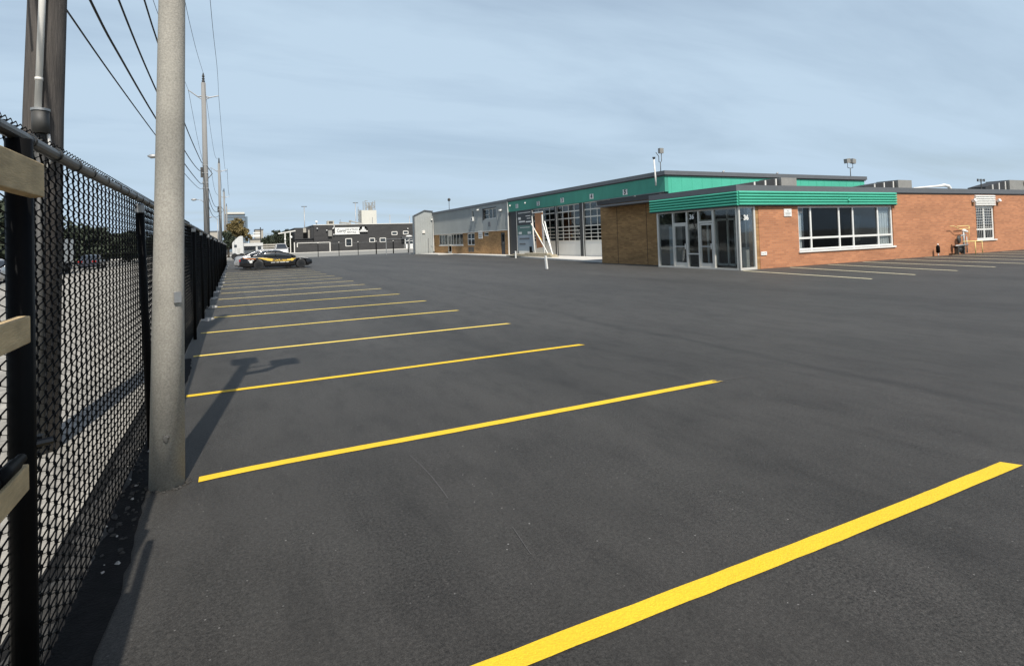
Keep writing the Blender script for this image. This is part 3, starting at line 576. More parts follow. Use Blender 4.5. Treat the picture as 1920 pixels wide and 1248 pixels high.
for za, zb, lab in ((6.1, 6.0, 'lowest cable between the tall grey pole and the next'), (6.8, 6.6, 'middle cable between the tall grey pole and the next'), (7.6, 7.2, 'upper cable between the tall grey pole and the next')):
    wire([(-1.85, 45.5, za), (-1.8, 58, za - 1.1), (-1.75, 70, zb - .9), (-1.65, 84, zb)], 0.022, lab)
for (xa, lab) in ((-1.5, 'middle'), (-2.5, 'left'), (-0.6, 'right')):
    wire([(xa, 84, 12.2 if xa != -1.5 else 13.6), (xa, 100, 10.8), (xa, 123, 11.9 if xa != -1.5 else 13.2)], 0.02, lab + ' wire of the far span beyond the third utility pole')

def street_lamp(y, h, xh, lab):
    t = thing('street_lamp', (xh + 1.6, y, 0), lab, 'street lamp', 'street lamps behind the fence')
    x = xh + 1.6
    MB().tube([(x, y, -.1), (x, y, h - .3)], [.11, .07], 10).build('lamp_post', M['steel'], t, True)
    MB().tube([(x, y, h - .6), (x - .5, y, h - .1), (x - 1.1, y, h)], .04, 8).build('arm', M['steel'], t, True)
    MB().tube([(x - 1.0, y, h), (x - 1.15, y, h - .02), (x - 1.45, y, h - .04), (x - 1.65, y, h - .02)], [.05, .13, .15, .04], 8).build('lamp_head', M['steel'], t, True)
street_lamp(44.5, 8.0, -5.0, 'street lamp arm poking out left of the concrete light pole')
street_lamp(82.4, 8.0, -4.7, 'street lamp seen between the concrete pole and the tall utility pole')
street_lamp(128, 8.0, -4.4, 'farthest street lamp, just left of the second grey utility pole')

# ================================================================== GARAGE BUILDING (green band)
GX = 25.4
gar = thing('garage_building', (GX, 40, 0), 'garage with green upper band and five overhead glazed doors', 'building')
mb = MB()
doors = [(50.75, 47.95), (47.45, 43.30), (42.98, 39.30), (38.75, 35.05)]   # (far, near) edges along y
mb = MB(); wall(mb, 'x', GX + 0.0, GX + 0.3, 29.0, 52.5, 0.0, 4.45, [(b, a, 0.10, 4.43) for a, b in doors]); mb.build('pier', M['dark_trim'], gar)
wl = MB().box(GX - 0.05, GX + 0.25, 28.9, 52.55, 4.45, 5.55); wl.build('green_fascia', M['green_dull'], gar)
rb = MB().box(GX + 0.25, 46.2, 28.9, 29.15, 0, 5.55); x = GX + 0.5
while x < 46: rb.box(x, x + 0.03, 28.888, 28.9, 3.6, 5.46); x += 0.9
rb.build('side_wall', M['green'], gar)
MB().box(GX - 0.14, 46.4, 28.78, 29.0, 5.55, 5.82).box(GX - 0.14, GX + 0.1, 29.0, 52.6, 5.55, 5.82).box(GX + 0.1, 46.4, 29.0, 52.6, 5.60, 5.70).build('roof_coping', M['coping'], gar)
MB().box(GX - 0.09, 46.3, 28.83, 28.86, 5.47, 5.55).box(GX - 0.10, GX - 0.07, 28.9, 52.5, 5.47, 5.55).build('coping_shadow_gap', M['dark_trim'], gar)
MB().box(45.9, 46.2, 29.15, 52.5, 0, 5.55).box(GX + .3, 45.9, 52.2, 52.5, 0, 5.55).build('rear_wall', M['coping'], gar)
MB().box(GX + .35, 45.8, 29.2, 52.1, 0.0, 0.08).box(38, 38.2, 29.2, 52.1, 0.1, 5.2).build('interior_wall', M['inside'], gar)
MB().box(GX - 0.09, GX - 0.05, 29.0, 37.2, 4.40, 4.46).tube([(GX - .1, 31.9, 4.36), (GX - .25, 31.9, 4.34)], [.08, .12], 8).build('light_track', M['coping'], gar)
for di, (a, b) in enumerate(doors):
    fr = MB(); x0, x1 = GX + 0.09, GX + 0.14
    dlab = ['overhead door behind the leaning sign, leftmost', 'overhead door behind the plywood and braces', 'overhead door between the two dark piers, fully clear', 'overhead door next to the brown brick wall'][di]
    zr = [1.37, 1.66, 1.95, 2.24, 2.56, 3.27, 3.85, 4.40]
    ys = [b + (a - b) * q / 4 for q in range(5)]
    for y in ys: fr.box(x0, x1, y - 0.035, y + 0.035, 1.37, 4.42)
    for q in zr: fr.box(x0 - 0.005, x1 - 0.006, b, a, q - (0.045 if q > 2.4 or q < 1.5 else 0.03), q + (0.045 if q > 2.4 or q < 1.5 else 0.03))
    fo = fr.build('overhead_door', M['alu'], gar); fo['label'] = dlab
    MB().box(x0 + .01, x1, b, a, 0.10, 1.37).build('bottom_panel', M['panel'], fo)
    MB().box(GX + 0.115, GX + 0.119, b, a, 1.37, 4.42).build('pane', M['glass'], fo)
    MB().box(GX + 0.6, GX + 0.65, b, a, 3.75, 4.5).build('raised_curtain', M['inside2'], fo)
    MB().box(GX - 0.01, GX + 0.05, a, a + 0.07, 0.1, 4.43).build('jamb', M['white'], fo)
for s_, y, z in (('1', 50.48, 4.93), ('2', 46.08, 4.88), ('3', 41.81, 4.86), ('4', 37.36, 4.82), ('5', 33.09, 4.78)):
    pl = MB().box(GX - 0.075, GX - 0.052, y - 0.26, y + 0.26, z - 0.2, z + 0.2).build('number_plate', M['white'], gar); pl['label'] = 'white plate with door number ' + s_
    text_obj('number', s_, 0.44, M['ink'], pl, (GX - 0.08, y, z), (0, -1, 0), bold=0.02)
MB().blob((GX - .15, 51.9, 5.05), (.1, .1, .1), 2, .05).blob((GX - .12, 48.6, 5.1), (.09, .09, .09), 2, .05).build('wall_light', M['white'], gar)
# brown brick block standing in front of the garage
jut = thing('brick_annex', (20.7, 26.5, 0), 'low brown brick block between the garage doors and the glass entrance', 'building')
MB().box(20.7, GX - 0.02, 23.6, 29.6, 0, 3.62).build('brick_wall', M['brown'], jut)
MB().box(20.55, GX - 0.06, 23.9, 29.75, 3.62, 3.86).build('roof_edge', M['dark_trim'], jut)
for y in (27.9, 25.2): MB().box(20.685, 20.70, y, y + .012, 0, 3.62).build('expansion_joint', M['dark_trim'], jut)

# ================================================================== OFFICE BUILDING (orange brick, number 36)
OX, OY = 19.65, 17.8
off = thing('office_building', (24, 20, 0), 'single storey orange brick office with ribbed green fascia and glass corner entrance', 'building')
mb = MB(); wall(mb, 'y', OY, OY + 0.25, 20.86, 60, 0, 3.42, [(23.44, 30.68, 0.70, 2.76), (38.66, 40.66, 0.76, 3.24)]); mb.build('brick_wall', M['brick'], off)
MB().box(20.68, 20.86, OY + .02, OY + 0.4, 0, 2.76).build('brick_return', M['brown'], off)
MB().box(19.50, 60.1, OY - 0.06, OY + 0.2, 3.44, 3.70).box(19.50, OX + .2, OY + .2, 23.5, 3.44, 3.70).build('coping', M['coping'], off)
MB().box(19.7, 60, OY + .1, 28.8, 3.40, 3.50).build('flat_roof', M['coping'], off)
MB().box(20.87, 60, OY - 0.03, OY - 0.001, 3.385, 3.44).build('coping_drip', M['dark_trim'], off)
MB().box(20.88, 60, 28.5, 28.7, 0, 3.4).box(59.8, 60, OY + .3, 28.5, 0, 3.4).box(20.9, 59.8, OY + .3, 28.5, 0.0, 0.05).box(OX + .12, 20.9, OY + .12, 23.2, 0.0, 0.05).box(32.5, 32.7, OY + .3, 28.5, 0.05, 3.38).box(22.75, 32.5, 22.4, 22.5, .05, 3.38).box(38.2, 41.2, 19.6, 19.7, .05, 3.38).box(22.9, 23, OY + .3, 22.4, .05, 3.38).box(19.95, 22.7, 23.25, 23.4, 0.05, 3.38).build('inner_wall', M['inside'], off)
# ribbed fascia
def fascia_profile(z0, z1, n):
    pts = [(0.0, z0)]; h = (z1 - z0) / n
    for i in range(n):
        b = z0 + i * h
        for q in range(7):
            a = math.pi * q / 6; pts.append((0.055 + 0.055 * math.sin(a), b + h * 0.08 + h * 0.80 * (1 - math.cos(a)) / 2))
        pts.append((0.02, b + h * 0.94))
    pts.append((0.0, z1)); return pts
pr = fascia_profile(2.80, 3.44, 5)
mb = MB()
mb.prism([(OY - 0.06 - d, z) for d, z in pr], 'x', 19.55, 30.85); front = mb.build('ribbed_fascia', M['green'], off); front['label'] = 'sunlit front run of the ribbed green fascia'
mb = MB(); mb.prism([(19.58 - d, z) for d, z in pr], 'y', OY - 0.1, 23.45); o = mb.build('ribbed_fascia', M['green'], off); o['label'] = 'dimmer side run of the ribbed green fascia above the entrance'
MB().box(19.52, 30.86, OY - 0.10, OY + 0.1, 2.765, 2.805).box(19.48, 19.7, OY + .1, 23.45, 2.765, 2.805).build('fascia_trim', M['dark_trim'], off)
MB().obox((26.9, OY - 0.2, 3.06), (0.10, 0.05, 0.16), Matrix.Rotation(R(25), 4, 'Y').to_quaternion()).build('fascia_bracket', M['green'], off)
# big window
def frame_grid(mbk, axis, p0, p1, vs, hs, wv, wh, lo, hi, l, r):
    for v in vs:
        if axis == 'y': mbk.box(v - wv, v + wv, p0, p1, lo, hi)
        else: mbk.box(p0, p1, v - wv, v + wv, lo, hi)
    for h in hs:
        if axis == 'y': mbk.box(l, r, p0 + .004, p1 - .004, h - wh, h + wh)
        else: mbk.box(p0 + .004, p1 - .004, l, r, h - wh, h + wh)
wn = MB(); frame_grid(wn, 'y', OY + 0.05, OY + 0.14, [23.48, 24.37, 26.44, 27.5, 29.5, 30.62], [0.76, 1.28, 2.73], 0.05, 0.045, 0.70, 2.76, 23.44, 30.68)
wo_ = wn.build('window', M['white'], off); wo_['label'] = 'wide white framed window under the green fascia'
MB().box(23.36, 30.78, OY - 0.06, OY + 0.05, 0.62, 0.70).build('sill', M['white'], wo_)
MB().box(23.92, 27.5, OY + 0.095, OY + 0.10, 0.74, 2.74).build('pane', M['glass_dark'], wo_)
MB().box(27.5, 29.5, OY + 0.095, OY + 0.10, 0.74, 2.74).build('pane', M['glass'], wo_)
MB().box(23.5, 23.92, OY + 0.095, OY + 0.10, 0.74, 2.74).build('pane', M['glass_clear'], wo_)
MB().box(29.5, 30.6, OY + 0.095, OY + 0.10, 0.74, 2.74).build('pane', M['glass_clear'], wo_)
bl = MB()
for i in range(9): bl.box(29.60 + i * .10, 29.685 + i * .10, OY + .15 + .012 * (i % 2), OY + .165 + .012 * (i % 2), 0.78, 2.5)
bl.box(23.5, 23.82, OY + .15, OY + .17, 0.78, 2.45); bl.build('blind', M['blind'], wo_)
MB().box(23.46, 23.84, OY + 0.07, OY + 0.13, 2.45, 2.70).box(29.55, 30.55, OY + .17, OY + .18, 2.5, 2.72).build('spandrel', M['coping'], wo_)
MB().box(27.62, 28.7, OY + .6, OY + .65, 1.32, 2.35).box(28.8, 29.35, OY + .9, OY + 1.0, 1.0, 2.3).build('wall_board', M['inside2'], wo_)  # grey boards added behind the pane to imitate a pale reflection
# barred window with corrugated header
nw_ = MB(); frame_grid(nw_, 'y', OY + 0.06, OY + 0.13, [38.71, 39.62, 40.60], [0.80, 1.36, 2.68], 0.055, 0.05, 0.76, 2.72, 38.66, 40.66)
nwo = nw_.build('window', M['white'], off); nwo['label'] = 'narrow barred window with white corrugated header'
MB().box(38.55, 40.78, OY - 0.06, OY + 0.06, 0.69, 0.76).build('sill', M['white'], nwo)
MB().box(38.7, 40.6, OY + 0.095, OY + 0.10, 0.8, 2.7).build('pane', M['glass'], nwo)
gb = MB()
for i in range(9): gb.box(38.86 + i * .20 - .008, 38.86 + i * .20 + .008, OY + .035, OY + .045, 0.84, 2.64)
for i in range(8): gb.box(38.74, 40.57, OY + .033, OY + .047, 1.5 + i * .155 - .008, 1.5 + i * .155 + .008)
gb.build('window_bars', M['white'], nwo)
pr2 = fascia_profile(2.72, 3.36, 5); mb = MB(); mb.prism([(OY + 0.02 - d, z) for d, z in pr2], 'x', 38.56, 40.74); mb.build('corrugated_header', M['white'], nwo)
# wall lights and signs
for x in (38.35, 41.05):
    t = thing('wall_floodlight', (x, OY, 3.0), 'small white floodlight left of the barred window header' if x < 40 else 'small white floodlight right of the barred window header', 'floodlight', 'floodlights beside the barred window')
    MB().obox((x, OY - 0.10, 3.03), (0.24, 0.16, 0.16), Matrix.Rotation(R(-25), 4, 'X').to_quaternion()).build('lamp_head', M['white'], t)
    MB().tube([(x, OY, 2.8), (x, OY - 0.06, 2.95)], 0.04, 8).build('bracket', M['brown'], t)
t = thing('wall_plaque', (22.73, OY, 2.47), 'white square plaque with small print on the orange brick wall', 'sign')
MB().box(22.48, 22.98, OY - 0.03, OY, 2.30, 2.64).build('plate', M['white'], t)
pm = MB()
for z, a, b in ((2.56, 22.68, 22.78), (2.53, 22.70, 22.80), (2.45, 22.55, 22.92), (2.43, 22.60, 22.90), (2.35, 22.58, 22.86)): pm.box(a, b, OY - 0.034, OY - 0.031, z - 0.007, z + 0.007)
pm.build('small_print', M['roofgrey'], t)
t = thing('wall_plaque', (21.06, OY, 0.68), 'low white plate near the ground beside the entrance', 'sign')
MB().box(20.90, 21.26, OY - 0.03, OY, 0.60, 0.76).build('plate', M['white'], t)
MB().box(20.98, 21.04, OY - 0.034, OY - 0.031, .66, .69).box(21.1, 21.2, OY - 0.034, OY - 0.031, .68, .70).build('small_print', M['roofgrey'], t)
# glass entrance: side run on x=OX (y 17.85..23.1) and front bay on y=OY (x 19.65..20.68)
st = MB(); fx0, fx1 = OX, OX + 0.11
for y, wd in ((23.06, .06), (21.93, .045), (20.97, .045), (20.20, .05), (19.30, .055), (17.93, .06)): st.box(fx0, fx1, y - wd, y + wd, 0.0, 2.78)
for a, b, z in ((21.93, 20.97, 2.16), (20.20, 19.30, 2.18)): st.box(fx0 + .004, fx1 - .004, b, a, z - 0.05, z + 0.04)
st.box(fx0 + .004, fx1 - .004, 20.20, 20.97, 0.66, 0.72); st.box(fx0 - .01, fx1, 17.9, 23.1, -0.01, 0.07); st.box(fx0 + .02, fx1 - .004, 17.9, 23.1, 2.70, 2.77)
st.box(OX, OX + 0.08, OY + 0.0, OY + 0.10, 0, 2.78); st.box(20.56, 20.66, OY + .004, OY + .10, 0, 2.78); st.box(OX + .08, 20.6, OY + .01, OY + .09, 0, 0.10); st.box(OX + .08, 20.6, OY + .01, OY + .09, 2.70, 2.77)
sf = st.build('glass_entrance', M['alu'], off); sf['label'] = 'glazed corner entrance with pale metal frames'
MB().box(OX + .05, OX + .056, 19.35, 23.0, .07, 2.7).box(OX + .05, OX + .056, 17.98, 19.25, .07, 2.7).box(OX + .1, 20.58, OY + .05, OY + .056, .1, 2.7).build('pane', M['glass_clear'], sf)
for a, b in ((21.88, 21.02), (20.14, 19.36)):
    d = MB(); dx0, dx1 = OX + .015, OX + .09
    d.box(dx0, dx1, a - .055, a, .07, 2.11).box(dx0, dx1, b, b + .055, .07, 2.11).box(dx0 + .003, dx1 - .003, b, a, .07, .27).box(dx0 + .003, dx1 - .003, b, a, 2.03, 2.11)
    do = d.build('entrance_door', M['alu'], off); do['label'] = 'left glass entrance door' if a > 21 else 'right glass entrance door'
    MB().box(dx0 - .03, dx0 - .012, b + .05, a - .05, 1.03, 1.06).box(dx0 - .05, dx0 - .02, b + .06, b + .09, .92, 1.18).build('handle', M['white'], do)
# inner vestibule frames
vf = MB()
for y, z0, z1 in ((22.1, 0, 2.9), (21.5, 0, 2.3), (20.9, 0, 2.3), (20.2, 0, 2.9), (19.75, 0, 2.3), (19.1, 0, 2.9)): vf.box(21.5, 21.58, y - .04, y + .04, z0, z1)
vf.box(21.5, 21.58, 19.1, 22.1, 2.24, 2.34).box(21.5, 21.58, 19.1, 22.1, .0, .15).box(21.5, 21.56, 19.1, 22.1, 2.74, 2.80)
vf.build('inner_door_frame', M['white'], off)
cb = MB().box(19.85, 20.35, 22.05, 22.45, 0.06, 2.05)
cbo = cb.build('tall_cabinet', M['inside2'], off)
sv = MB()
for i in range(9): sv.box(19.83, 19.85, 22.08, 22.42, .15 + i * .21, .30 + i * .21)
sv.build('cabinet_drawer', M['signblue'], cbo)
MB().box(20.9, 22.4, 18.1, 18.9, .05, .95).box(21.9, 22.3, 18.5, 18.9, 1.2, 1.7).build('desk', M['inside2'], off)
MB().box(20.36, 20.54, OY + .3, OY + .5, .1, .85).build('low_panel', M['inside2'], off)
text_obj('house_number', '36', 0.30, M['white'], off, (OX - 0.02, 20.60, 2.44), (0, -1, 0), bold=0.012)
text_obj('house_number', '36', 0.30, M['white'], off, (20.07, OY - 0.015, 2.27), (1, 0, 0), bold=0.012)

# gas meter set with yellow guard, standpipe
gm = thing('gas_meter', (36.3, 17.5, 0), 'gas meter with pipes inside a pale yellow guard rail on the brick wall', 'gas meter')
YP = M['yellow_far']
MB().tube([(35.5, 17.0, 0.75), (37.45, 17.0, 0.72)], .025, 6).tube([(36.7, 17.0, 0), (36.7, 17.0, 0.75)], .025, 6).tube([(37.42, 17.0, .05), (37.40, 17.0, .72), (37.38, 17.6, .74)], .025, 6).tube([(36.3, 17.55, 1.42), (37.4, 17.55, 1.45), (37.42, 17.6, 1.6), (36.2, 17.6, 1.58)], .02, 6).tube([(35.5, 17.6, 1.6), (35.9, 17.6, 1.6), (36.25, 17.55, 1.45)], .018, 6).tube([(37.42, 17.6, 1.6), (37.40, 17.6, .7)], .014, 6).build('guard_rail', YP, gm, True)
MB().blob((35.95, 17.42, .85), (.13, .10, .24), 1, .08).box(35.62, 35.72, 17.3, 17.5, .05, .5).box(35.62, 36.3, 17.35, 17.5, .40, .5).blob((36.0, 17.42, .28), (.2, .09, .14), 3, .15).box(36.2, 36.3, 17.3, 17.5, .05, .5).build('meter_body', M['boxgrey'], gm)
MB().tube([(36.3, 17.35, .05), (36.3, 17.35, 1.3)], .05, 8).tube([(35.35, 17.3, .52), (36.6, 17.3, .55)], .04, 8).tube([(36.0, 17.35, 1.05), (36.55, 17.35, 1.1)], .04, 8).tube([(36.6, 17.35, .1), (36.6, 17.35, 1.0)], .03, 8).build('pipework', M['steel'], gm, True)
MB().blob((36.38, 17.35, 1.32), (.14, .12, .10), 3, .08).blob((36.5, 17.3, 1.28), (.18, .06, .05), 3, .08).build('regulator', M['white'], gm, True)
spo = thing('standpipe', (34.15, 17.6, 0), 'short black wrapped standpipe on the ground before the brick wall', 'standpipe')
MB().tube([(34.15, 17.55, 0), (34.15, 17.55, .2)], .03, 8).tube([(34.15, 17.55, .58), (34.15, 17.55, .68)], .035, 8).build('pipe', M['white'], spo, True)
MB().tube([(34.15, 17.55, .18), (34.15, 17.55, .22), (34.15, 17.55, .52), (34.15, 17.55, .60)], [.05, .09, .09, .04], 12).build('cover', M['black'], spo, True)

# ================================================================== ROOFTOP THINGS
def flood_mast(x, y, z0, h, lab, heads):
    t = thing('rooftop_floodlight', (x, y, z0), lab, 'floodlight', 'floodlight masts on the garage roof')
    MB().tube([(x, y, z0), (x, y, z0 + h * .52)], .03, 8).tube([(x - .33, y, z0 + h * .56), (x, y, z0 + h * .52), (x + .33, y, z0 + h * .56)], .025, 6).tube([(x - .33, y, z0 + h * .55), (x - .33, y, z0 + h * .8)], .02, 6).tube([(x + .33, y, z0 + h * .55), (x + .33, y, z0 + h * .8)], .02, 6).build('mast', M['boxgrey'], t, True)
    for s_ in heads: MB().obox((x + s_ * .36, y, z0 + h * .9), (.42, .28, .36), Matrix.Rotation(R(s_ * 8), 4, 'Y').to_quaternion()).build('lamp_head', M['roofgrey'], t)
    return t
flood_mast(44.95, 29.2, 5.7, 1.55, 'twin headed floodlight on the far right end of the green roof', (-1, 1))
t = thing('rooftop_floodlight', (25.0, 28.95, 5.8), 'floodlight on a bent fork bracket at the left roof corner, one head', 'floodlight', 'floodlight masts on the garage roof')
MB().tube([(25.1, 28.95, 5.75), (25.1, 28.95, 6.35)], .025, 6).tube([(24.75, 28.95, 7.0), (24.98, 28.95, 6.75), (24.98, 28.95, 6.38), (25.1, 28.95, 6.35), (25.2, 28.95, 6.45), (25.2, 28.95, 6.95)], .022, 6).build('mast', M['boxgrey'], t, True)
MB().box(25.02, 25.32, 28.85, 29.05, 6.95, 7.28).build('lamp_head', M['roofgrey'], t)
t = thing('vent_stack', (24.4, 28.7, 4.76), 'thin pale vent pipe rising past the roof corner', 'pipe')
MB().tube([(24.45, 28.7, 4.80), (24.42, 28.7, 5.4), (24.36, 28.7, 6.5)], [.05, .055, .045], 8).build('pipe', M['pvc'], t, True)
MB().tube([(24.36, 28.7, 6.50), (24.36, 28.7, 6.56), (24.36, 28.7, 6.64)], [.05, .09, .10], 8, cap=False).build('cap', M['boxgrey'], t, True)
t = thing('roof_lamp', (GX, 71.2, 5.7), 'single round lamp on a thin mast on the grey building roof', 'floodlight')
MB().tube([(GX + .3, 71.2, 5.6), (GX + .3, 71.2, 7.0)], .035, 6).build('mast', M['boxgrey'], t, True)
MB().blob((GX + .3, 71.2, 7.15), (.2, .3, .22), 3, .05).build('lamp_head', M['boxgrey'], t, True)
def ac(x0, x1, xs, y, z0, z1, lab, nposts=3):
    t = thing('rooftop_unit', (x0, y, 3.5), lab, 'rooftop unit', 'air handling units on the office roof')
    MB().box(xs, x1, y - .8, y + .8, 3.5, z1).build('housing', M['roofgrey'], t)
    MB().prism([(x0, 3.9), (xs - .15, 3.9), (xs - .15, z1 - .05), (x0 + .3, z0 + .05), (x0, z0)], 'y', y - .6, y + .6).build('duct', M['dark_trim'], t)
    ps = MB()
    for i in range(nposts):
        xx = x0 + (xs - x0) * (i + 1) / (nposts + .3); ps.box(xx - .05, xx + .05, y - .66, y - .6, 3.5, z0 + (z1 - z0) * (i + 1) / (nposts + 1) + .04)
    ps.build('support_post', M['pvc'], t)
    return t
ac(26.6, 30.95, 29.6, 24.3, 4.42, 4.84, 'low rooftop unit with dark sloped duct, in front of the green side wall')
ac(40.6, 46.0, 44.3, 26, 4.65, 5.13, 'rooftop unit at the right end of the green wall')
t = ac(52.4, 58.6, 55.6, 24, 4.55, 5.10, 'big rooftop unit at the right edge above the barred window')
MB().tube([(58.0, 23.1, 4.85), (58.0, 23.2, 4.85)], .22, 14).build('fan_guard', M['boxgrey'], t)
t = thing('roof_duct', (47.9, 24, 3.5), 'white curved duct lying on the roof between the rooftop units', 'duct')
MB().tube([(44.0, 24, 4.40), (47.2, 24, 4.58), (47.9, 24, 4.66), (48.5, 24, 4.60), (48.8, 24, 4.3), (48.8, 24, 3.6)], [.05, .09, .12, .12, .12, .12], 8).build('duct', M['white'], t, True)
t = thing('roof_antenna', (53.1, 22.5, 3.5), 'small antenna with two cross bars on the roof above the barred window', 'antenna')
MB().tube([(49.8, 22.5, 3.5), (49.8, 22.5, 5.0)], .04, 6).tube([(49.3, 22.5, 4.95), (50.3, 22.5, 4.95)], .03, 6).tube([(49.3, 22.5, 4.82), (50.3, 22.5, 4.86)], .03, 6).tube([(49.35, 22.5, 4.8), (49.35, 22.5, 5.0)], .05, 6).tube([(50.25, 22.5, 4.8), (50.25, 22.5, 5.0)], .05, 6).build('antenna', M['boxgrey'], t)
for x, lab in ((31.7, 'left of two tiny vent caps on the green roof edge'), (35.0 + 2.3, 'right of two tiny vent caps on the green roof edge')):
    t = thing('roof_ventilator', (x, 30, 5.7), lab, 'vent'); MB().tube([(x, 30, 5.7), (x, 30, 6.0)], .03, 6).tube([(x, 30, 6.0), (x + .15, 30, 6.08)], .06, 6).build('pipe', M['steel'], t)

# ================================================================== GREY METAL BUILDING
gy = thing('metal_clad_building', (GX, 64, 0), 'long grey metal clad building with brown brick ground floor, left of the garage', 'building')
holes = [(65.8, 74.8, 1.15, 2.58), (69.9, 71.4, 0.1, 1.15), (62.0, 64.3, 1.1, 2.55), (57.9, 59.2, 2.12, 2.55), (53.7, 54.7, 0.1, 2.4)]
mb = MB(); wall(mb, 'x', GX + .02, GX + .3, 52.6, 77.1, 0, 2.60, holes); mb.build('brick_wall', M['brown'], gy)
ch = [(55.6, 59.1, 3.95, 5.12), (61.9, 62.5, 3.95, 5.2)]
mb = MB(); wall(mb, 'x', GX - .06, GX + .2, 52.62, 77.1, 2.66, 5.5, ch); rb = mb; y = 52.9
while y < 77:
    if not (55.4 < y < 59.2 or 61.8 < y < 62.6): rb.box(GX - .085, GX - .06, y, y + .07, 2.68, 5.48)
    y += .32
rb.build('metal_cladding', M['grey_clad'], gy)
MB().box(GX - .16, GX + .2, 52.62, 77.2, 5.5, 5.78).box(GX + .2, 40, 52.62, 77.2, 5.4, 5.5).build('roof_edge', M['coping'], gy)
MB().box(GX - .10, GX, 52.62, 77.1, 2.60, 2.66).box(GX - .14, GX - .05, 52.5, 52.62, 0, 5.5).box(GX - .14, GX - .05, 76.9, 77.1, 0.3, 5.4).build('pale_trim', M['pvc'], gy)
MB().box(GX + 1.6, GX + 1.8, 52.7, 77, 0, 5.4).box(GX + .3, GX + 1.6, 52.7, 77, 2.9, 3.0).box(GX + .3, GX + 1.6, 52.7, 77, 0, .05).build('inner_wall', M['inside'], gy)
f = MB(); frame_grid(f, 'x', GX + .06, GX + .13, [65.84, 67.0, 68.2, 69.3, 70.6, 71.5, 72.6, 73.7, 74.76], [1.2, 2.54], .06, .05, 1.15, 2.58, 65.8, 74.8)
fo = f.build('window', M['alu'], gy); fo['label'] = 'long ground floor window band of the grey building'
MB().box(GX + .09, GX + .095, 65.8, 74.8, 1.15, 2.58).build('pane', M['glass'], fo)
bl = MB()
for i in range(24):
    if i % 5 != 4: bl.box(GX + .25, GX + .26, 66 + i * .36, 66.22 + i * .36, 1.2, 2.5)
bl.build('blind', M['blind'], fo)
MB().box(GX - .02, GX + .05, 65.7, 74.9, 1.05, 1.15).build('sill', M['white'], fo)
d = MB().box(GX + .05, GX + .12, 69.95, 70.1, .1, 2.55).box(GX + .05, GX + .12, 71.2, 71.35, .1, 2.55).box(GX + .05, GX + .11, 70.1, 71.2, .1, .3).box(GX + .05, GX + .11, 70.1, 71.2, 2.35, 2.5).box(GX - .3, GX + .02, 69.6, 71.6, 1.1, 1.16); d.build('door', M['alu'], gy)
f = MB(); frame_grid(f, 'x', GX + .06, GX + .13, [62.06, 63.15, 64.24], [1.15, 1.85, 2.5], .07, .05, 1.1, 2.55, 62.0, 64.3)
fo = f.build('window', M['white'], gy); fo['label'] = 'white four pane ground floor window in the brown brick'
MB().box(GX + .09, GX + .095, 62, 64.3, 1.1, 2.55).build('pane', M['glass_dark'], fo)
MB().box(GX - .01, GX + .02, 62.3, 63.1, .3, .9).box(GX - .01, GX + .02, 63.3, 64.0, .3, .9).build('wall_panel', M['boxgrey'], fo)
f = MB(); frame_grid(f, 'x', GX + .06, GX + .13, [57.95, 59.15], [2.17, 2.5], .06, .05, 2.12, 2.55, 57.9, 59.2)
fo = f.build('window', M['alu'], gy); fo['label'] = 'small flat window beside the white notice'
MB().box(GX + .09, GX + .095, 57.9, 59.2, 2.12, 2.55).build('pane', M['glass'], fo)
MB().box(GX + .05, GX + .12, 53.7, 54.7, .1, 2.4).build('door', M['dark_trim'], gy)
MB().box(GX + .045, GX + .05, 53.95, 54.4, 1.2, 2.2).build('pane', M['glass'], gy)
f = MB(); frame_grid(f, 'x', GX + .02, GX + .09, [55.66, 56.6, 57.6, 59.04], [4.0, 5.06], .06, .05, 3.95, 5.12, 55.6, 59.1); f.box(GX + .02, GX + .09, 57.7, 58.6, 4.45, 4.5)
fo = f.build('window', M['alu'], gy); fo['label'] = 'upper window with several panes in the grey cladding'
MB().box(GX + .05, GX + .055, 55.6, 59.1, 3.95, 5.12).build('pane', M['glass'], fo)
MB().box(GX - .1, GX, 58.95, 59.15, 3.9, 5.15).box(GX - .12, GX - .02, 55.5, 59.2, 5.12, 5.2).build('shade_box', M['dark_trim'], fo)
f = MB(); frame_grid(f, 'x', GX + .02, GX + .09, [61.95, 62.45], [4.0, 5.15], .05, .05, 3.95, 5.2, 61.9, 62.5)
fo = f.build('window', M['alu'], gy); fo['label'] = 'narrow upper window above a white air conditioner'
MB().box(GX + .05, GX + .055, 61.9, 62.5, 3.95, 5.2).build('pane', M['glass_dark'], fo)
t = thing('window_air_conditioner', (GX - .1, 62.1, 3.95), 'white air conditioner sticking out of the narrow upper window', 'air conditioner')
MB().box(GX - .22, GX + .02, 61.92, 62.48, 3.96, 4.42).build('housing', M['white'], t); MB().box(GX - .23, GX - .222, 62.05, 62.3, 4.05, 4.3).build('grille', M['dark_trim'], t)
for yy_, zz_, lab in ((60.3, 5.15, 'small lamp between the two upper windows of the grey building'), (54.2, 4.75, 'small round lamp near the right end of the grey cladding'), (77.2, 4.8, 'small lamp on the left corner of the grey building')):
    t = thing('wall_lamp', (GX - .1, yy_, zz_), lab, 'wall lamp', 'wall lamps on the grey building')
    MB().obox((GX - .2, yy_, zz_), (.28, .34, .14), Matrix.Rotation(R(-20), 4, 'Y').to_quaternion()).build('lamp_head', M['white'], t)
t = thing('notice_board', (GX, 59.8, 2.2), 'white notice on the brown brick beside the small flat window', 'sign')
MB().box(GX - .08, GX - .02, 59.45, 60.6, 1.85, 2.75).build('plate', M['white'], t); MB().box(GX - .09, GX - .082, 59.6, 60.45, 2.05, 2.1).box(GX - .09, GX - .082, 59.6, 60.45, 2.25, 2.3).build('small_print', M['ink'], t)
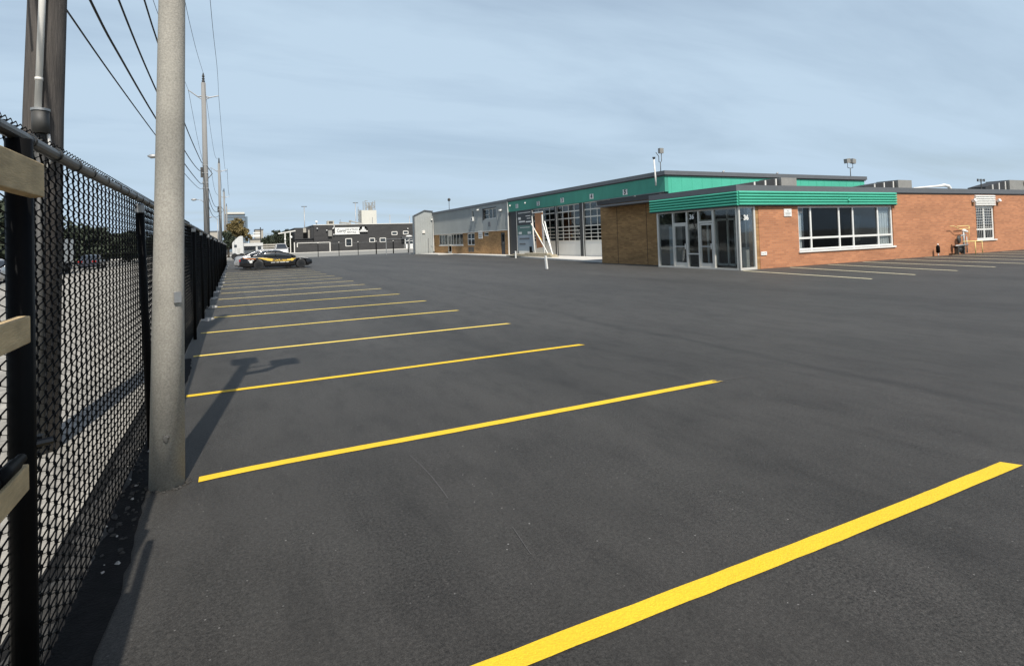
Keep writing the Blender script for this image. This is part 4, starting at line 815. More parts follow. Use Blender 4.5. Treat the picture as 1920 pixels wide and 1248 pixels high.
MB().box(GX - .1, GX - .06, 57.1, 57.7, 3.15, 3.65).build('wall_vent', M['coping'], gy)

sh_ = thing('metal_shed', (24, 77.3, 0), 'grey metal shed with sloped roof at the left end of the grey building', 'shed')
sm = MB(); sm.prism([(22.66, 0), (25.38, 0), (25.38, 5.95), (24.15, 6.1), (22.66, 5.4)], 'y', 77.25, 78.1)
rb = sm; x = 22.8
while x < 25.3: rb.box(x, x + .05, 77.225, 77.25, 0.1, 5.3); x += .35
rb.build('metal_cladding', M['grey_clad'], sh_)
MB().beam((22.6, 77.15, 5.40), (24.15, 77.15, 6.12), .12, .10).beam((24.15, 77.15, 6.12), (25.4, 77.15, 5.97), .12, .10).box(22.6, 22.72, 77.18, 77.27, 0, 5.4).build('roof_edge', M['coping'], sh_)
MB().box(23.75, 24.15, 77.1, 77.24, 2.9, 3.3).build('meter_box', M['pvc'], sh_)

# ================================================================== BIG LEANING SIGN ON THE APRON
sg = thing('hoarding_sign', (24.0, 44.6, 0.1), 'large angled property sign on white posts with dark and pale panels, before garage door one', 'sign')
sx = 24.0
MB().box(sx - .06, sx, 44.85, 47.75, 2.92, 4.30).build('dark_panel', M['signdark'], sg)
MB().box(sx - .06, sx, 44.85, 47.75, 2.02, 2.91).build('green_panel', M['signgreen'], sg)
MB().box(sx - .06, sx, 44.70, 47.75, 0.55, 2.01).build('pale_panel', M['signblue'], sg)
lt = MB()
for z, a, b, h in ((4.05, 47.5, 45.1, .05), (3.55, 47.5, 47.0, .22), (3.25, 47.4, 46.2, .14), (3.2, 46.0, 45.0, .12), (3.72, 46.0, 45.1, .07), (3.5, 45.8, 45.1, .06)): lt.box(sx - .07, sx - .062, b, a, z - h / 2, z + h / 2)
for z, a, b, h in ((2.2, 47.5, 46.9, .22), (2.2, 45.7, 45.05, .22), (2.7, 47.2, 45.3, .05)): lt.box(sx - .07, sx - .062, b, a, z - h / 2, z + h / 2)
lt.build('sign_lettering', M['white'], sg)
MB().box(sx - .07, sx - .062, 45.4, 47.4, 1.60, 1.75).box(sx - .07, sx - .062, 46.2, 47.4, 1.12, 1.26).build('dark_lettering', M['coping'], sg)
MB().box(sx - .10, sx - .02, 45.0, 45.4, 0.18, 0.95).build('dark_box', M['black'], sg)
MB().prism([(44.5, 3.95), (43.1, 3.92), (43.2, .9), (44.3, .8)], 'x', sx + .05, sx + .1).build('plywood_panel', M['ply'], sg)
MB().beam((sx, 44.95, 4.2), (sx - .02, 44.55, .15), .1, .1).beam((sx - .05, 42.95, 3.7), (sx - .05, 42.8, .15), .1, .1).box(sx - .02, sx + .06, 43.0, 44.8, 3.9, 4.0).build('post', M['white'], sg)
MB().beam((sx - .06, 42.85, 2.9), (sx - .3, 40.9, .22), .08, .10).beam((sx + .12, 42.85, 3.1), (sx - .1, 41.3, .22), .08, .10).beam((sx - .1, 44.9, 3.0), (sx - .4, 41.4, .22), .07, .07).build('brace', M['white'], sg)
MB().beam((sx - .12, 44.85, 2.95), (sx - .16, 43.0, 1.5), .05, .05).build('yellow_strut', M['caryellow'], sg)
sk = thing('timber_skid', (23.2, 43.5, 0.1), 'low stack of grey planks lying under the property sign', 'planks')
for i, (y0, y1, z) in enumerate(((39.8, 48.3, .10), (40.2, 47.2, .21), (41.0, 45.0, .31))):
    MB().box(22.95 + i * .12, 23.6 + i * .08, y0, y1, z, z + .10).build('plank', M['plank'], sk)
wst = thing('white_stake', (14.96, 26.52, 0), 'white stake leaning slightly in the open asphalt before the sign', 'stake')
MB().beam((14.98, 26.52, -.02), (14.90, 26.5, .72), .10, .10).build('stake', M['white'], wst); MB().blob((14.97, 26.5, 0), (.14, .14, .03), 2, .2).build('base', M['dark_trim'], wst)
wst = thing('white_stake', (22.0, 43.0, 0.1), 'small white stake on the apron at the left foot of the sign', 'stake')
MB().beam((22.1, 44.6, 0.0), (22.1, 44.6, .62), .10, .10).build('stake', M['white'], wst)

# ================================================================== VEHICLES
def interp(x, pts):
    if x <= pts[0][0]: return pts[0][1]
    for (a, p), (b, q) in zip(pts, pts[1:]):
        if x <= b:
            t = (x - a) / (b - a); t = t * t * (3 - 2 * t) * .35 + t * .65; return p + (q - p) * t
    return pts[-1][1]
def car(name, loc, rz, lab, cat, Lc, W, belt, roof, gb, wheels, wr, paint, group=None, door_x=None, roofpaint=None):
    t = thing(name, loc, lab, cat, group, rz)
    hw = W / 2; zb = 0.19
    def place(mb, nm, m, par=None, smooth=False):
        me = mb.mesh(nm, (0, 0, 0), smooth); me.materials.append(m); o = D.objects.new(nm, me); COL.objects.link(o); o.parent = par or t; return o
    mb = MB(); n = int(Lc / .06); vs = []; fs = []; K = 11
    for i in range(n + 1):
        x = Lc * i / n; e = min(x, Lc - x); nar = 1 - .16 * max(0, 1 - e / .55) ** 2; zt = interp(x, belt); lo = zb + .12 * max(0, 1 - e / .35)
        for wx in wheels:
            dxx = abs(x - wx); ra = wr + .055
            if dxx < ra: lo = max(lo, wr + math.sqrt(ra * ra - dxx * dxx))
        lo = min(lo, zt - .08); h = hw * nar
        sec = [(0, lo), (h * .90, lo), (h * .985, lo + (zt - lo) * .12), (h, lo + (zt - lo) * .45), (h * .985, lo + (zt - lo) * .72), (h * .94, zt - .015), (h * .86, zt + .012)]
        full = sec + [(-a, b) for a, b in reversed(sec[1:])]
        K = len(full); vs += [(x, a, b) for a, b in full]
    for i in range(n):
        for j in range(K): fs.append((i * K + j, i * K + (j + 1) % K, (i + 1) * K + (j + 1) % K, (i + 1) * K + j))
    fs += [tuple(range(K)), tuple(n * K + j for j in range(K - 1, -1, -1))]
    mb.add(vs, fs); body = place(mb, 'body', paint, smooth=False)
    x0, x1 = gb; m = 30
    def green(grow, x0_, x1_, ztop=0):
        mb = MB(); vs = []; fs = []
        for i in range(m + 1):
            x = x0_ + (x1_ - x0_) * i / m; zt = interp(x, roof) + ztop; zl = interp(x, belt) - .02; zt = max(zt, zl + .01); q = (zt - zl) / .5
            hb = hw * .90 + grow; ht = hb - .16 * min(1.2, q)
            vs += [(x, -hb, zl), (x, -ht - .01, zl + (zt - zl) * .86), (x, -ht * .80, zt), (x, 0, zt + .015), (x, ht * .80, zt), (x, ht + .01, zl + (zt - zl) * .86), (x, hb, zl)]
        for i in range(m):
            for j in range(6): fs.append((i * 7 + j, i * 7 + j + 1, (i + 1) * 7 + j + 1, (i + 1) * 7 + j))
            fs.append((i * 7 + 6, i * 7, (i + 1) * 7, (i + 1) * 7 + 6))
        fs += [tuple(range(7)), tuple(m * 7 + j for j in range(6, -1, -1))]
        return mb.add(vs, fs)
    place(green(0, x0, x1), 'window', M['carglass'], smooth=True)
    # roof skin: only the flat top part between the glass screens
    mb = MB(); rx = [x for x in np.linspace(x0, x1, 60) if interp(x, roof) > max(p[1] for p in roof) - .10]
    ra_, rb_ = min(rx), max(rx); vs = []; fs = []
    for i in range(13):
        x = ra_ + (rb_ - ra_) * i / 12; zt = interp(x, roof) + .012; q = (zt - interp(x, belt)) / .5; ht = hw * .90 - .16 * min(1.2, q)
        vs += [(x, -ht - .02, zt - .065), (x, -ht * .85, zt), (x, 0, zt + .022), (x, ht * .85, zt), (x, ht + .02, zt - .065)]
    for i in range(12):
        for j in range(4): fs.append((i * 5 + j, i * 5 + j + 1, (i + 1) * 5 + j + 1, (i + 1) * 5 + j))
    mb.add(vs, fs); ro = place(mb, 'roof', roofpaint or paint, smooth=True)
    pm_ = MB()
    def edge(x, s_, k_):
        zt = interp(x, roof); zl = interp(x, belt) - .02; q = (zt - zl) / .5; hb = hw * .90; ht = hb - .16 * min(1.2, q)
        return (x, s_ * (hb + (ht - hb) * k_ + .012), zl + (zt - zl) * .9 * k_)
    for s_ in (-1, 1):
        for xa, xb in ((x0 + .02, ra_ + .05), (x1 - .02, rb_ - .05)):
            pts = [edge(xa + (xb - xa) * q, s_, 1.0) for q in (0, .2, .4, .6, .8, 1)]; pm_.tube(pts, .035, 6)
        for xp in (door_x or []): pm_.tube([edge(xp, s_, 0), edge(xp, s_, 1)], .035, 6)
        pm_.tube([edge(ra_ + (rb_ - ra_) * q / 6, s_, 1.0) for q in range(7)], .03, 6)
    place(pm_, 'pillar', paint, smooth=True)
    for wx in wheels:
        for s_ in (-1, 1):
            y = s_ * (hw - .10)
            ty = MB().tube([(wx, y - .09, wr), (wx, y - .08, wr), (wx, y + .08, wr), (wx, y + .09, wr)], [wr * .86, wr, wr, wr * .86], 24); wo2 = place(ty, 'wheel', M['rubber'])
            rm = MB().tube([(wx, y + s_ * .055, wr), (wx, y + s_ * .098, wr)], [wr * .66, wr * .64], 20)
            for k_ in range(5):
                a = 2 * math.pi * k_ / 5; rm.beam((wx, y + s_ * .10, wr), (wx + wr * .58 * math.cos(a), y + s_ * .10, wr + wr * .58 * math.sin(a)), .05, .02)
            place(rm, 'rim', M['rim'], wo2)
    place(MB().box(.25, Lc - .25, -hw * .8, hw * .8, .17, .45), 'underbody', M['rubber'])
    for s_ in (-1, 1):
        zf = interp(Lc - .2, belt); place(MB().obox((Lc - .17, s_ * hw * .66, zf - .10), (.22, .34, .12), Matrix.Rotation(s_ * R(-22), 4, 'Z').to_quaternion()), 'headlight', M['carglass'] if paint is M['carblack'] else M['lamp_clear'])
        zr = interp(.1, belt); place(MB().box(-.01, .12, s_ * hw * .45 if s_ > 0 else -hw * .86, s_ * hw * .86 if s_ > 0 else -hw * .45, zr - .22, zr - .08), 'tail_light', M['lamp_red'] if paint is not M['carsilver'] else M['cardark'])
        xm = x1 - .28; zm = interp(xm, belt); place(MB().blob((xm, s_ * (hw + .06), zm + .08), (.10, .08, .07), 1, .05), 'mirror', paint)
    return t, place
belt1 = [(0, .62), (.08, .86), (.25, .93), (.9, .95), (1.6, .93), (3.2, .90), (3.9, .86), (4.6, .76), (4.95, .66), (5.1, .50)]
roof1 = [(.75, .95), (1.2, 1.13), (1.75, 1.32), (2.3, 1.38), (2.75, 1.36), (3.25, 1.22), (3.75, 1.0), (3.95, .88)]
t, place = car('security_car', (0.34, 47.35, 0), 0, 'black security patrol car with yellow side lettering at the end of the stalls', 'car', 5.1, 1.84, belt1, roof1, (.75, 3.95), [1.30, 4.28], .345, M['carblack'], door_x=[2.48])
def side(x, z, d=0.0): return (x, -.927 - d, z)
def ribbon(pts, m, nm, d=.006):
    mb = MB(); vs = [];
    for x, za, zb_ in pts: vs += [side(x, za, d), side(x, zb_, d)]
    for x, za, zb_ in pts: vs += [side(x, za, -.05), side(x, zb_, -.05)]
    n = len(pts); o = 2 * n; fs = []
    for i in range(n - 1): fs += [(2 * i, 2 * i + 2, 2 * i + 3, 2 * i + 1), (o + 2 * i, o + 2 * i + 1, o + 2 * i + 3, o + 2 * i + 2), (2 * i, o + 2 * i, o + 2 * i + 2, 2 * i + 2), (2 * i + 1, 2 * i + 3, o + 2 * i + 3, o + 2 * i + 1)]
    mb.add(vs, fs); return place(mb, nm, m)
ribbon([(1.25, .86, .88), (1.5, .80, .88), (1.9, .66, .84), (2.4, .57, .76), (3.0, .56, .72), (3.5, .60, .73), (3.9, .74, .77)], M['caryellow'], 'side_stripe')
ribbon([(.32, .875, .90), (1.0, .895, .925), (1.5, .885, .90), (1.9, .845, .858)], M['white'], 'side_stripe', .008)
ribbon([(3.9, .80, .83), (4.3, .805, .825), (4.8, .72, .74)], M['white'], 'side_stripe', .008)
ribbon([(.25, .88, .93), (.7, .80, .84), (1.1, .79, .83)], M['carorange'], 'side_stripe', .004)
text_obj('side_lettering', 'SECURITY', .23, M['ink'], t, (0.34 + 2.75, 47.35 - .945, .665), (1, 0, 0), bold=.006, shear=.2)
mbx = MB()
for a, b in ((2.15, 2.45), (2.52, 2.72), (2.78, 3.15), (3.2, 3.4)): mbx.box(a, b, -.94, -.90, .485, .525)
place(mbx, 'small_lettering', M['white'])
place(MB().blob((.78, -.925, .60), (.11, .02, .10), 1, .1).blob((.66, -.925, .72), (.09, .02, .035), 1, .1).blob((.9, -.925, .72), (.09, .02, .035), 1, .1), 'crest', M['white'])
place(MB().blob((3.63, -.93, .67), (.13, .02, .11), 1, .1), 'crest', M['caryellow'])
t2, _ = car('silver_sedan', (0.0, 50.15, 0), 0, 'silver sedan parked behind the black security car, its rear window showing', 'car', 4.9, 1.82,
            [(0, .60), (.08, .92), (.3, 1.0), (1.0, 1.0), (3.2, .96), (4.0, .88), (4.7, .74), (4.9, .55)], [(.8, 1.0), (1.5, 1.35), (2.0, 1.46), (2.9, 1.46), (3.4, 1.28), (3.9, .98)], (.8, 3.9), [1.0, 3.95], .33, M['carsilver'], door_x=[2.4])
t3, _ = car('white_hatchback', (6.65, 98.0, 0), R(-90), 'small white car seen head on left of the dark brick building', 'car', 4.4, 1.9,
            [(0, .60), (.08, 1.2), (.3, 1.35), (2.8, 1.35), (3.5, 1.25), (4.2, 1.1), (4.4, .75)], [(.1, 1.1), (.5, 1.8), (1.5, 2.12), (2.3, 2.10), (2.9, 1.7), (3.3, 1.1)], (.15, 3.3), [.85, 3.5], .34, M['carwhite'], door_x=[1.5])
# white highway tractor seen from behind its tall fairing, with a flat white trailer body
tk = thing('white_truck', (0.5, 93, 0), 'white lorry cab with tall curved wind fairing beyond the end of the fence', 'truck')
MB().box(-.2, 1.25, 92, 94.2, .75, 2.4).build('cab', M['carwhite'], tk)
MB().prism([(-.2, 2.41), (1.22, 2.41), (1.22, 3.38), (.95, 3.42), (.65, 3.32), (.3, 3.0), (-.02, 2.66)], 'y', 92.1, 94.1).build('fairing', M['carwhite'], tk)
MB().box(.05, .40, 91.98, 92.0, 1.75, 2.15).build('window', M['carglass'], tk)
MB().box(-.3, 1.3, 92.1, 94.1, .35, .72).build('chassis', M['rubber'], tk)
for x in (.1, 1.0): MB().tube([(x, 91.98, .45), (x, 92.3, .45)], .45, 16).build('wheel', M['rubber'], tk)
mb = MB()
for x in (.5, .62, .74): mb.box(x, x + .03, 91.97, 92, .9, 1.6)
mb.build('door_seam', M['roofgrey'], tk)
vn = thing('white_van', (3.0, 95, 0), 'long low white van body right of the lorry cab', 'van')
MB().box(1.35, 4.0, 94.5, 97, 1.9, 2.36).box(3.0, 4.0, 94.6, 97, .75, 1.9).box(1.35, 3.0, 95.6, 97, .75, 1.9).build('body', M['carwhite'], vn)
MB().box(3.25, 3.75, 94.57, 94.6, 1.35, 1.85).box(1.4, 2.9, 95.55, 95.6, 1.3, 1.85).build('window', M['carglass'], vn)
for x in (1.8, 3.5): MB().tube([(x, 94.7, .4), (x, 95.0, .4)], .4, 16).build('wheel', M['rubber'], vn)
for x in (3.1, 3.85): MB().box(x, x + .15, 94.56, 94.6, .95, 1.15).build('tail_light', M['lamp_red'], vn)
# vehicles in the yard behind the fence, seen through the mesh
bv_ = thing('white_box_truck', (-13.5, 58, 0), 'white box truck glimpsed through the fence left of the concrete pole', 'truck')
MB().box(-14.6, -12.6, 55.5, 62, .9, 2.9).build('cargo_box', M['carwhite'], bv_); MB().box(-14.4, -12.7, 53.2, 55.4, .7, 2.1).build('cab', M['carwhite'], bv_); MB().box(-12.69, -12.66, 53.5, 54.8, 1.35, 1.95).build('window', M['carglass'], bv_)
MB().box(-14.4, -12.75, 53.3, 61.8, .4, .85).build('chassis', M['rubber'], bv_)
for y in (54.3, 60.3): MB().tube([(-12.9, y, .48), (-12.6, y, .48)], .48, 16).build('wheel', M['rubber'], bv_)
for i, (y, pt, lab) in enumerate(((34, M['cardark'], 'dark parked car behind the fence, glimpsed through the nearest mesh panel'), (45, M['carsilver'], 'silver parked car behind the fence, glimpsed left of the box truck'), (72, M['cardark'], 'dark parked car behind the fence, right of the box truck'))):
    car('parked_car', (-13.6, y, 0), R(90), lab, 'car', 4.6, 1.8, [(0, .6), (.08, .92), (.3, .98), (3.0, .95), (3.9, .86), (4.5, .7), (4.6, .5)], [(.6, .98), (1.2, 1.32), (1.9, 1.45), (2.6, 1.42), (3.1, 1.2), (3.5, .95)], (.6, 3.5), [.9, 3.7], .32, pt, 'cars parked in the yard behind the fence', door_x=[2.1])

# ================================================================== DARK BRICK BUILDING ACROSS THE ROAD
Yc = 150
cb_ = thing('dark_brick_building', (30, Yc, 0), 'long dark grey brick building across the road with a white rental sign', 'building')
MB().box(18.1, 50, Yc, Yc + 20, -.1, 6.75).build('main_wall', M['darkbrick'], cb_)
MB().box(18.0, 50, Yc - .08, Yc + 20, 6.76, 6.9).build('roof_edge', M['pvc'], cb_)
MB().box(13.6, 18.05, Yc + .5, Yc + 18, -.1, 6.2).build('loading_wing', M['darkbrick'], cb_)
MB().box(13.5, 18.05, Yc + .3, Yc + .48, 3.3, 3.5).box(17.5, 18.08, Yc + .2, Yc + .5, 3.5, 6.4).build('wing_trim', M['dark_trim'], cb_)
MB().box(16.8, 17.1, Yc + .3, Yc + .49, 3.6, 5.6).box(15.6, 16.3, Yc + .3, Yc + .49, 5.0, 6.1).build('pale_duct', M['beige'], cb_)
MB().box(15.6, 16.6, Yc + .4, Yc + .49, 3.5, 5.0).build('loading_opening', M['black'], cb_)
MB().box(13.1, 21.2, Yc - 4, Yc - .1, -.1, 2.3).build('front_wall', M['darkbrick'], cb_)
MB().box(13.7, 21.2, Yc - 4.1, Yc - 3.9, 2.3, 2.45).box(13.65, 13.85, Yc - 4.1, Yc - 3.9, 1.4, 2.3).box(21.2, 21.45, Yc - 4.1, Yc - .1, -.1, 2.4).box(13.0, 13.2, Yc - 4.1, Yc - 3.9, -.1, 2.6).build('pale_trim', M['pvc'], cb_)
def cwin(x0, x1, z0, z1, lab):
    f = MB(); frame_grid(f, 'y', Yc - .12, Yc - .02, [x0, x1], [z0, z1], .09, .09, z0, z1, x0, x1); fo = f.build('window', M['pvc'], cb_); fo['label'] = lab
    MB().box(x0, x1, Yc - .05, Yc - .01, z0, z1).build('pane', M['carglass'], fo)
cwin(25.8, 27.3, 1.25, 3.15, 'square dark window with white frame'); cwin(31.9, 33.2, 2.1, 3.1, 'left one of two small white framed windows'); cwin(34.6, 36.1, 2.05, 3.05, 'right one of two small white framed windows')
cwin(37.8, 39.2, 3.85, 4.65, 'left upper strip window'); cwin(40.9, 42.2, 3.95, 4.75, 'right upper strip window')
en = MB().box(41.0, 43.4, Yc - 1.0, Yc - .05, 0, 1.3).box(41.0, 41.2, Yc - 1.0, Yc - .9, 0, 2.9).box(42.1, 42.3, Yc - 1.0, Yc - .9, 0, 2.9).box(43.2, 43.4, Yc - 1, Yc - .9, 0, 2.9).box(41, 43.4, Yc - 1.0, Yc - .9, 2.0, 2.15)
eo = en.build('entrance_porch', M['white'], cb_)
MB().box(41.2, 43.2, Yc - .85, Yc - .8, 1.3, 2.9).build('pane', M['carglass'], eo)
MB().box(40.2, 46.0, Yc - 1.2, Yc - .05, 2.95, 3.2).build('canopy', M['coping'], eo); MB().blob((42.2, Yc - 1, 3.35), (.9, .5, .28), 2, .05).build('canopy_light', M['white'], eo)
MB().box(21.5, 22.4, Yc - .5, Yc - .02, 3.9, 5.4).build('wall_unit', M['roofgrey'], cb_)
MB().box(21.3, 21.5, Yc - .1, Yc - .02, .2, 6.7).box(22.6, 24.0, Yc - .06, Yc - .01, .1, 2.9).build('dark_panel', M['dark_trim'], cb_)
lm = MB()
for x, z in ((18.9, 5.9), (21.2, 5.4), (22.7, 5.8), (23.0, 6.35), (22.9, 5.95), (22.9, 4.3), (42.1, 5.4)): MB().blob((x, Yc - .3, z), (.18, .2, .16), 1, .1).build('wall_lamp', M['white'], cb_)
lb = MB().box(22.9, 23.1, Yc - .1, Yc - .02, 4.3, 6.5); lb.build('cable_run', M['dark_trim'], cb_)
sn = thing('rental_sign', (26, Yc - .2, 4.2), 'wide white sign reading Corry car and truck rentals with black emblem', 'sign')
MB().box(23.2, 29.35, Yc - .25, Yc - .05, 4.25, 6.05).build('board', M['white'], sn)
text_obj('lettering', 'Corry', 1.25, M['coping'], sn, (24.75, Yc - .27, 5.2), (1, 0, 0), bold=.03, xs=.72)
text_obj('lettering', 'CAR & TRUCK', .58, M['coping'], sn, (27.3, Yc - .27, 5.5), (1, 0, 0), bold=.01, xs=.85)
text_obj('lettering', 'RENTALS', .58, M['coping'], sn, (27.3, Yc - .27, 4.78), (1, 0, 0), bold=.01)
MB().prism([(29.1, 4.7), (31.4, 4.7), (31.4, 5.7), (30.9, 6.25), (29.8, 6.25), (29.2, 5.6)], 'y', Yc - .30, Yc - .06).build('emblem', M['black'], sn)
MB().box(29.1, 31.4, Yc - .33, Yc - .31, 4.85, 5.15).box(29.6, 31.0, Yc - .33, Yc - .31, 5.25, 5.5).box(30.0, 30.6, Yc - .33, Yc - .31, 5.5, 6.1).build('emblem_figure', M['white'], sn)
t = thing('rooftop_unit', (22.3, Yc + 3, 6.9), 'boxy louvred unit on the roof of the dark brick building', 'rooftop unit')
MB().box(21.6, 23.2, Yc + 1, Yc + 3, 6.9, 7.85).build('housing', M['beige'], t); MB().box(21.9, 22.9, Yc + .97, Yc + 1, 7.1, 7.7).build('louvre', M['boxgrey'], t)
t = thing('roof_dome', (18.9, Yc + 1, 6.9), 'tiny white dome on the left end of the dark building roof', 'vent')
MB().blob((18.9, Yc + 1, 7.65), (.35, .35, .3), 1, .05).build('dome', M['white'], t, True); MB().tube([(18.9, Yc + 1, 6.8), (18.9, Yc + 1, 7.4)], .12, 6).build('neck', M['coping'], t)
t = thing('roof_pipework', (27, Yc + 4, 6.9), 'grey pipes lying along the roof behind the rental sign', 'pipes')
MB().tube([(25.2, Yc + 3, 7.4), (26.5, Yc + 3, 7.3), (27.8, Yc + 3, 7.15)], .22, 8).tube([(25.1, Yc + 3, 7.5), (25.1, Yc + 3, 7.1)], .3, 8).tube([(27.6, Yc + 3, 7.8), (29.5, Yc + 3, 7.3), (31, Yc + 3, 7.0)], .16, 8).blob((27.6, Yc + 3, 7.75), (.35, .3, .3), 2, .1).build('pipe', M['roofgrey'], t)
# tall posts behind
for x, h, lab, tee in ((17.0, 12.1, 'tall T headed light mast left above the dark brick building', 1), (30.4, 13.1, 'tall T headed light mast beside the white tower', 1), (39.9, 9.7, 'thin bare mast on the right of the white tower', 0), (45.6, 9.3, 'short bare mast just left of the grey shed', 0)):
    t = thing('light_mast', (x, Yc + 10, 0), lab, 'light mast', 'light masts behind the dark brick building')
    k_ = (Yc + 10) / 160
    MB().tube([(x, Yc + 10, 0), (x, Yc + 10, h)], [.16, .10], 8).build('mast', M['steel'], t, True)
    if tee: MB().tube([(x - .7, Yc + 10, h), (x + .7, Yc + 10, h)], .10, 6).build('lamp_head', M['boxgrey'], t)
for x, z, lab in ((33.2, 8.7, 'thin rod on the roof left of the white tower'), (24.9, 8.2, 'thin rod beside the roof pipes')):
    t = thing('roof_rod', (x, Yc + 2, 6.9), lab, 'rod'); MB().tube([(x, Yc + 2, 6.8), (x, Yc + 2, z)], .08, 6).build('rod', M['steel'], t)
tw = thing('concrete_plant_tower', (52.5, 250, 0), 'pale industrial tower with open steelwork on top, behind the dark building', 'tower')
MB().box(49.4, 55.8, 247, 253, 0, 16.1).build('shaft', M['tower'], tw)
lat = MB()
for x in (51.2, 52.6, 54.0, 55.4):
    for y in (248, 252): lat.box(x - .12, x + .12, y - .12, y + .12, 16.1, 20.3 - (.9 if x in (52.6, 54.0) else 0))
for z in (17.2, 18.3, 19.4):
    lat.box(51.2, 55.4, 247.95, 248.1, z - .1, z + .1)
for a, b in ((51.2, 52.6), (52.6, 54.0), (54.0, 55.4)): lat.beam((a, 248, 16.2), (b, 248, 18.2), .12, .12).beam((b, 248, 17.2), (a, 248, 19.3), .12, .12)
lat.box(51.2, 52.3, 247.9, 248.1, 20.1, 20.3).box(52.9, 53.8, 247.5, 248.5, 16.1, 18.0); lat.build('steelwork', M['roofgrey'], tw)
la = MB()
for z in (10, 12, 14, 16): la.box(47.9, 49.3, 246.9, 247.1, z, z + .25)
la.box(47.9, 48.1, 246.9, 247.1, 0, 17.6).box(49.0, 49.2, 246.9, 247.1, 0, 16).beam((48, 247, 8), (49.1, 247, 10), .15, .15).beam((49.1, 247, 12), (48, 247, 14), .15, .15); la.build('ladder_cage', M['roofgrey'], tw)

# lot edge fence: thin black posts with light mesh rails
lf = thing('post_and_mesh_fence', (20, 90, 0), 'thin far fence with black posts along the road edge of the lot', 'fence')
pxy = [(11.2, 88.4), (14.3, 89.0), (17.3, 89.8), (20.3, 90.7), (23.3, 91.7), (26.0, 92.5), (29.5, 94.3)]
for i, (x, y) in enumerate(pxy):
    MB().tube([(x, y, 0), (x, y, 2.0 if i % 2 == 0 else 1.9)], .05 if i in (0, 1, 2) else .09, 8).build('post', M['black'], lf, True)
    MB().blob((x, y, 2.02), (.10, .10, .07), 1, .05).build('post_cap', M['pvc'], lf, True)
mr_ = MB(); mr_.tube([(x, y, 1.9) for x, y in pxy], .012, 5); mr_.build('top_wire', M['steel'], lf)
gt = thing('chain_gate', (25, 85, 0), 'pale pipe framed gate before the grey shed', 'gate')
MB().tube([(22.3, 78.6, 2.2), (26.0, 77.2 - .2, 2.15)], .04, 6).tube([(19.8, 82, 2.25), (22.3, 78.6, 2.2)], .04, 6).tube([(22.3, 78.6, 1.15), (25.4, 77.0, 1.1)], .025, 6).tube([(22.3, 78.6, 0), (22.3, 78.6, 2.2)], .06, 8).tube([(24.6, 77.1, 0), (24.6, 77.1, 2.2)], .04, 8).tube([(19.8, 82, 0), (19.8, 82, 2.25)], .06, 8).build('frame', M['steel'], gt)

# ================================================================== FAR BACKGROUND
ot = thing('office_tower', (1.5, 300, 0), 'distant blue grey office block behind the golden tree', 'building')
MB().box(-3.2, 5.0, 296, 312, 0, 17.6).box(5.0, 6.1, 297, 312, 0, 16.4).build('curtain_wall', M['bluebldg'], ot)
MB().box(-3.0, 4.8, 296.5, 310, 17.65, 18.5).build('plant_room', M['tower'], ot)
sb = MB()
for z in range(2, 17, 2): sb.box(-3.25, 5.02, 295.9, 296, z, z + .35)
sb.build('floor_band', M['coping'], ot)
MB().box(-3.3, 5.1, 295.9, 312, 17.2, 17.62).build('roof_edge', M['dark_trim'], ot)
for (x0, x1, y, h, m_, nm, lab) in ((5.3, 7.3, 170, 6.4, 'beige', 'low_block', 'small beige block between the golden tree and dark trees'), (-8.5, -3.2, 150, 5.6, 'beige', 'low_block', 'low beige building behind the far end of the fence'),
                                    (3.3, 5.4, 140, 3.4, 'beige', 'pale_shop_front', 'white low shop front between the trees beyond the parked van')):
    t = thing(nm, ((x0 + x1) / 2, y, 0), lab, 'building'); MB().box(x0, x1, y, y + 8, -.1, h).build('wall', M[m_], t); MB().box(x0 - .1, x1 + .1, y - .1, y + 8.1, h + .003, h + .25).build('roof_edge', M['coping'], t)
    MB().box(x0 + .3, x1 - .3, y - .05, y - .01, h * .45, h * .62).build('window', M['carglass'], t)
bb = thing('billboard', (4.3, 139, 0), 'small pale sign panels on a post beside the golden tree', 'billboard')
MB().box(3.2, 5.3, 138, 138.2, 4.0, 4.5).box(3.9, 5.3, 138, 138.2, 4.75, 5.0).build('panel', M['white'], bb); MB().box(5.3, 5.5, 138, 138.3, 0, 6.1).build('post', M['dark_trim'], bb)
cn = thing('steel_canopy', (10.8, Yc - 2, 0), 'pale open canopy frame at the left end of the dark brick building', 'canopy')
MB().beam((9.6, Yc - 3, 4.8), (13.5, Yc - 3, 5.4), .3, .25).box(11.0, 11.25, Yc - 3.1, Yc - 2.9, 0, 4.9).box(12.2, 12.4, Yc - 3.1, Yc - 2.9, 0, 5.1).build('frame', M['pvc'], cn)
MB().blob((11.1, Yc - 3.2, 3.4), (.2, .1, .3), 1, .1).blob((12.5, Yc - 3.2, 3.9), (.25, .1, .3), 1, .1).build('lamp', M['white'], cn)
for x0, x1, y, h, lab, m_ in ((4.3, 8.4, 118, 2.3, 'grey slatted fence beyond the parked van', 'coping'),):
    t = thing('slatted_fence', (x0, y, 0), lab, 'fence')
    mb = MB()
    for i in range(5): mb.box(x0, x1, y, y + .1, .3 + i * .42, .55 + i * .42)
    mb.build('slat', M['beige'], t); mb = MB()
    for i in range(4): mb.box(x0 + i * (x1 - x0) / 3.2, x0 + i * (x1 - x0) / 3.2 + .15, y + .1, y + .2, 0, h)
    mb.build('post', M['coping'], t)

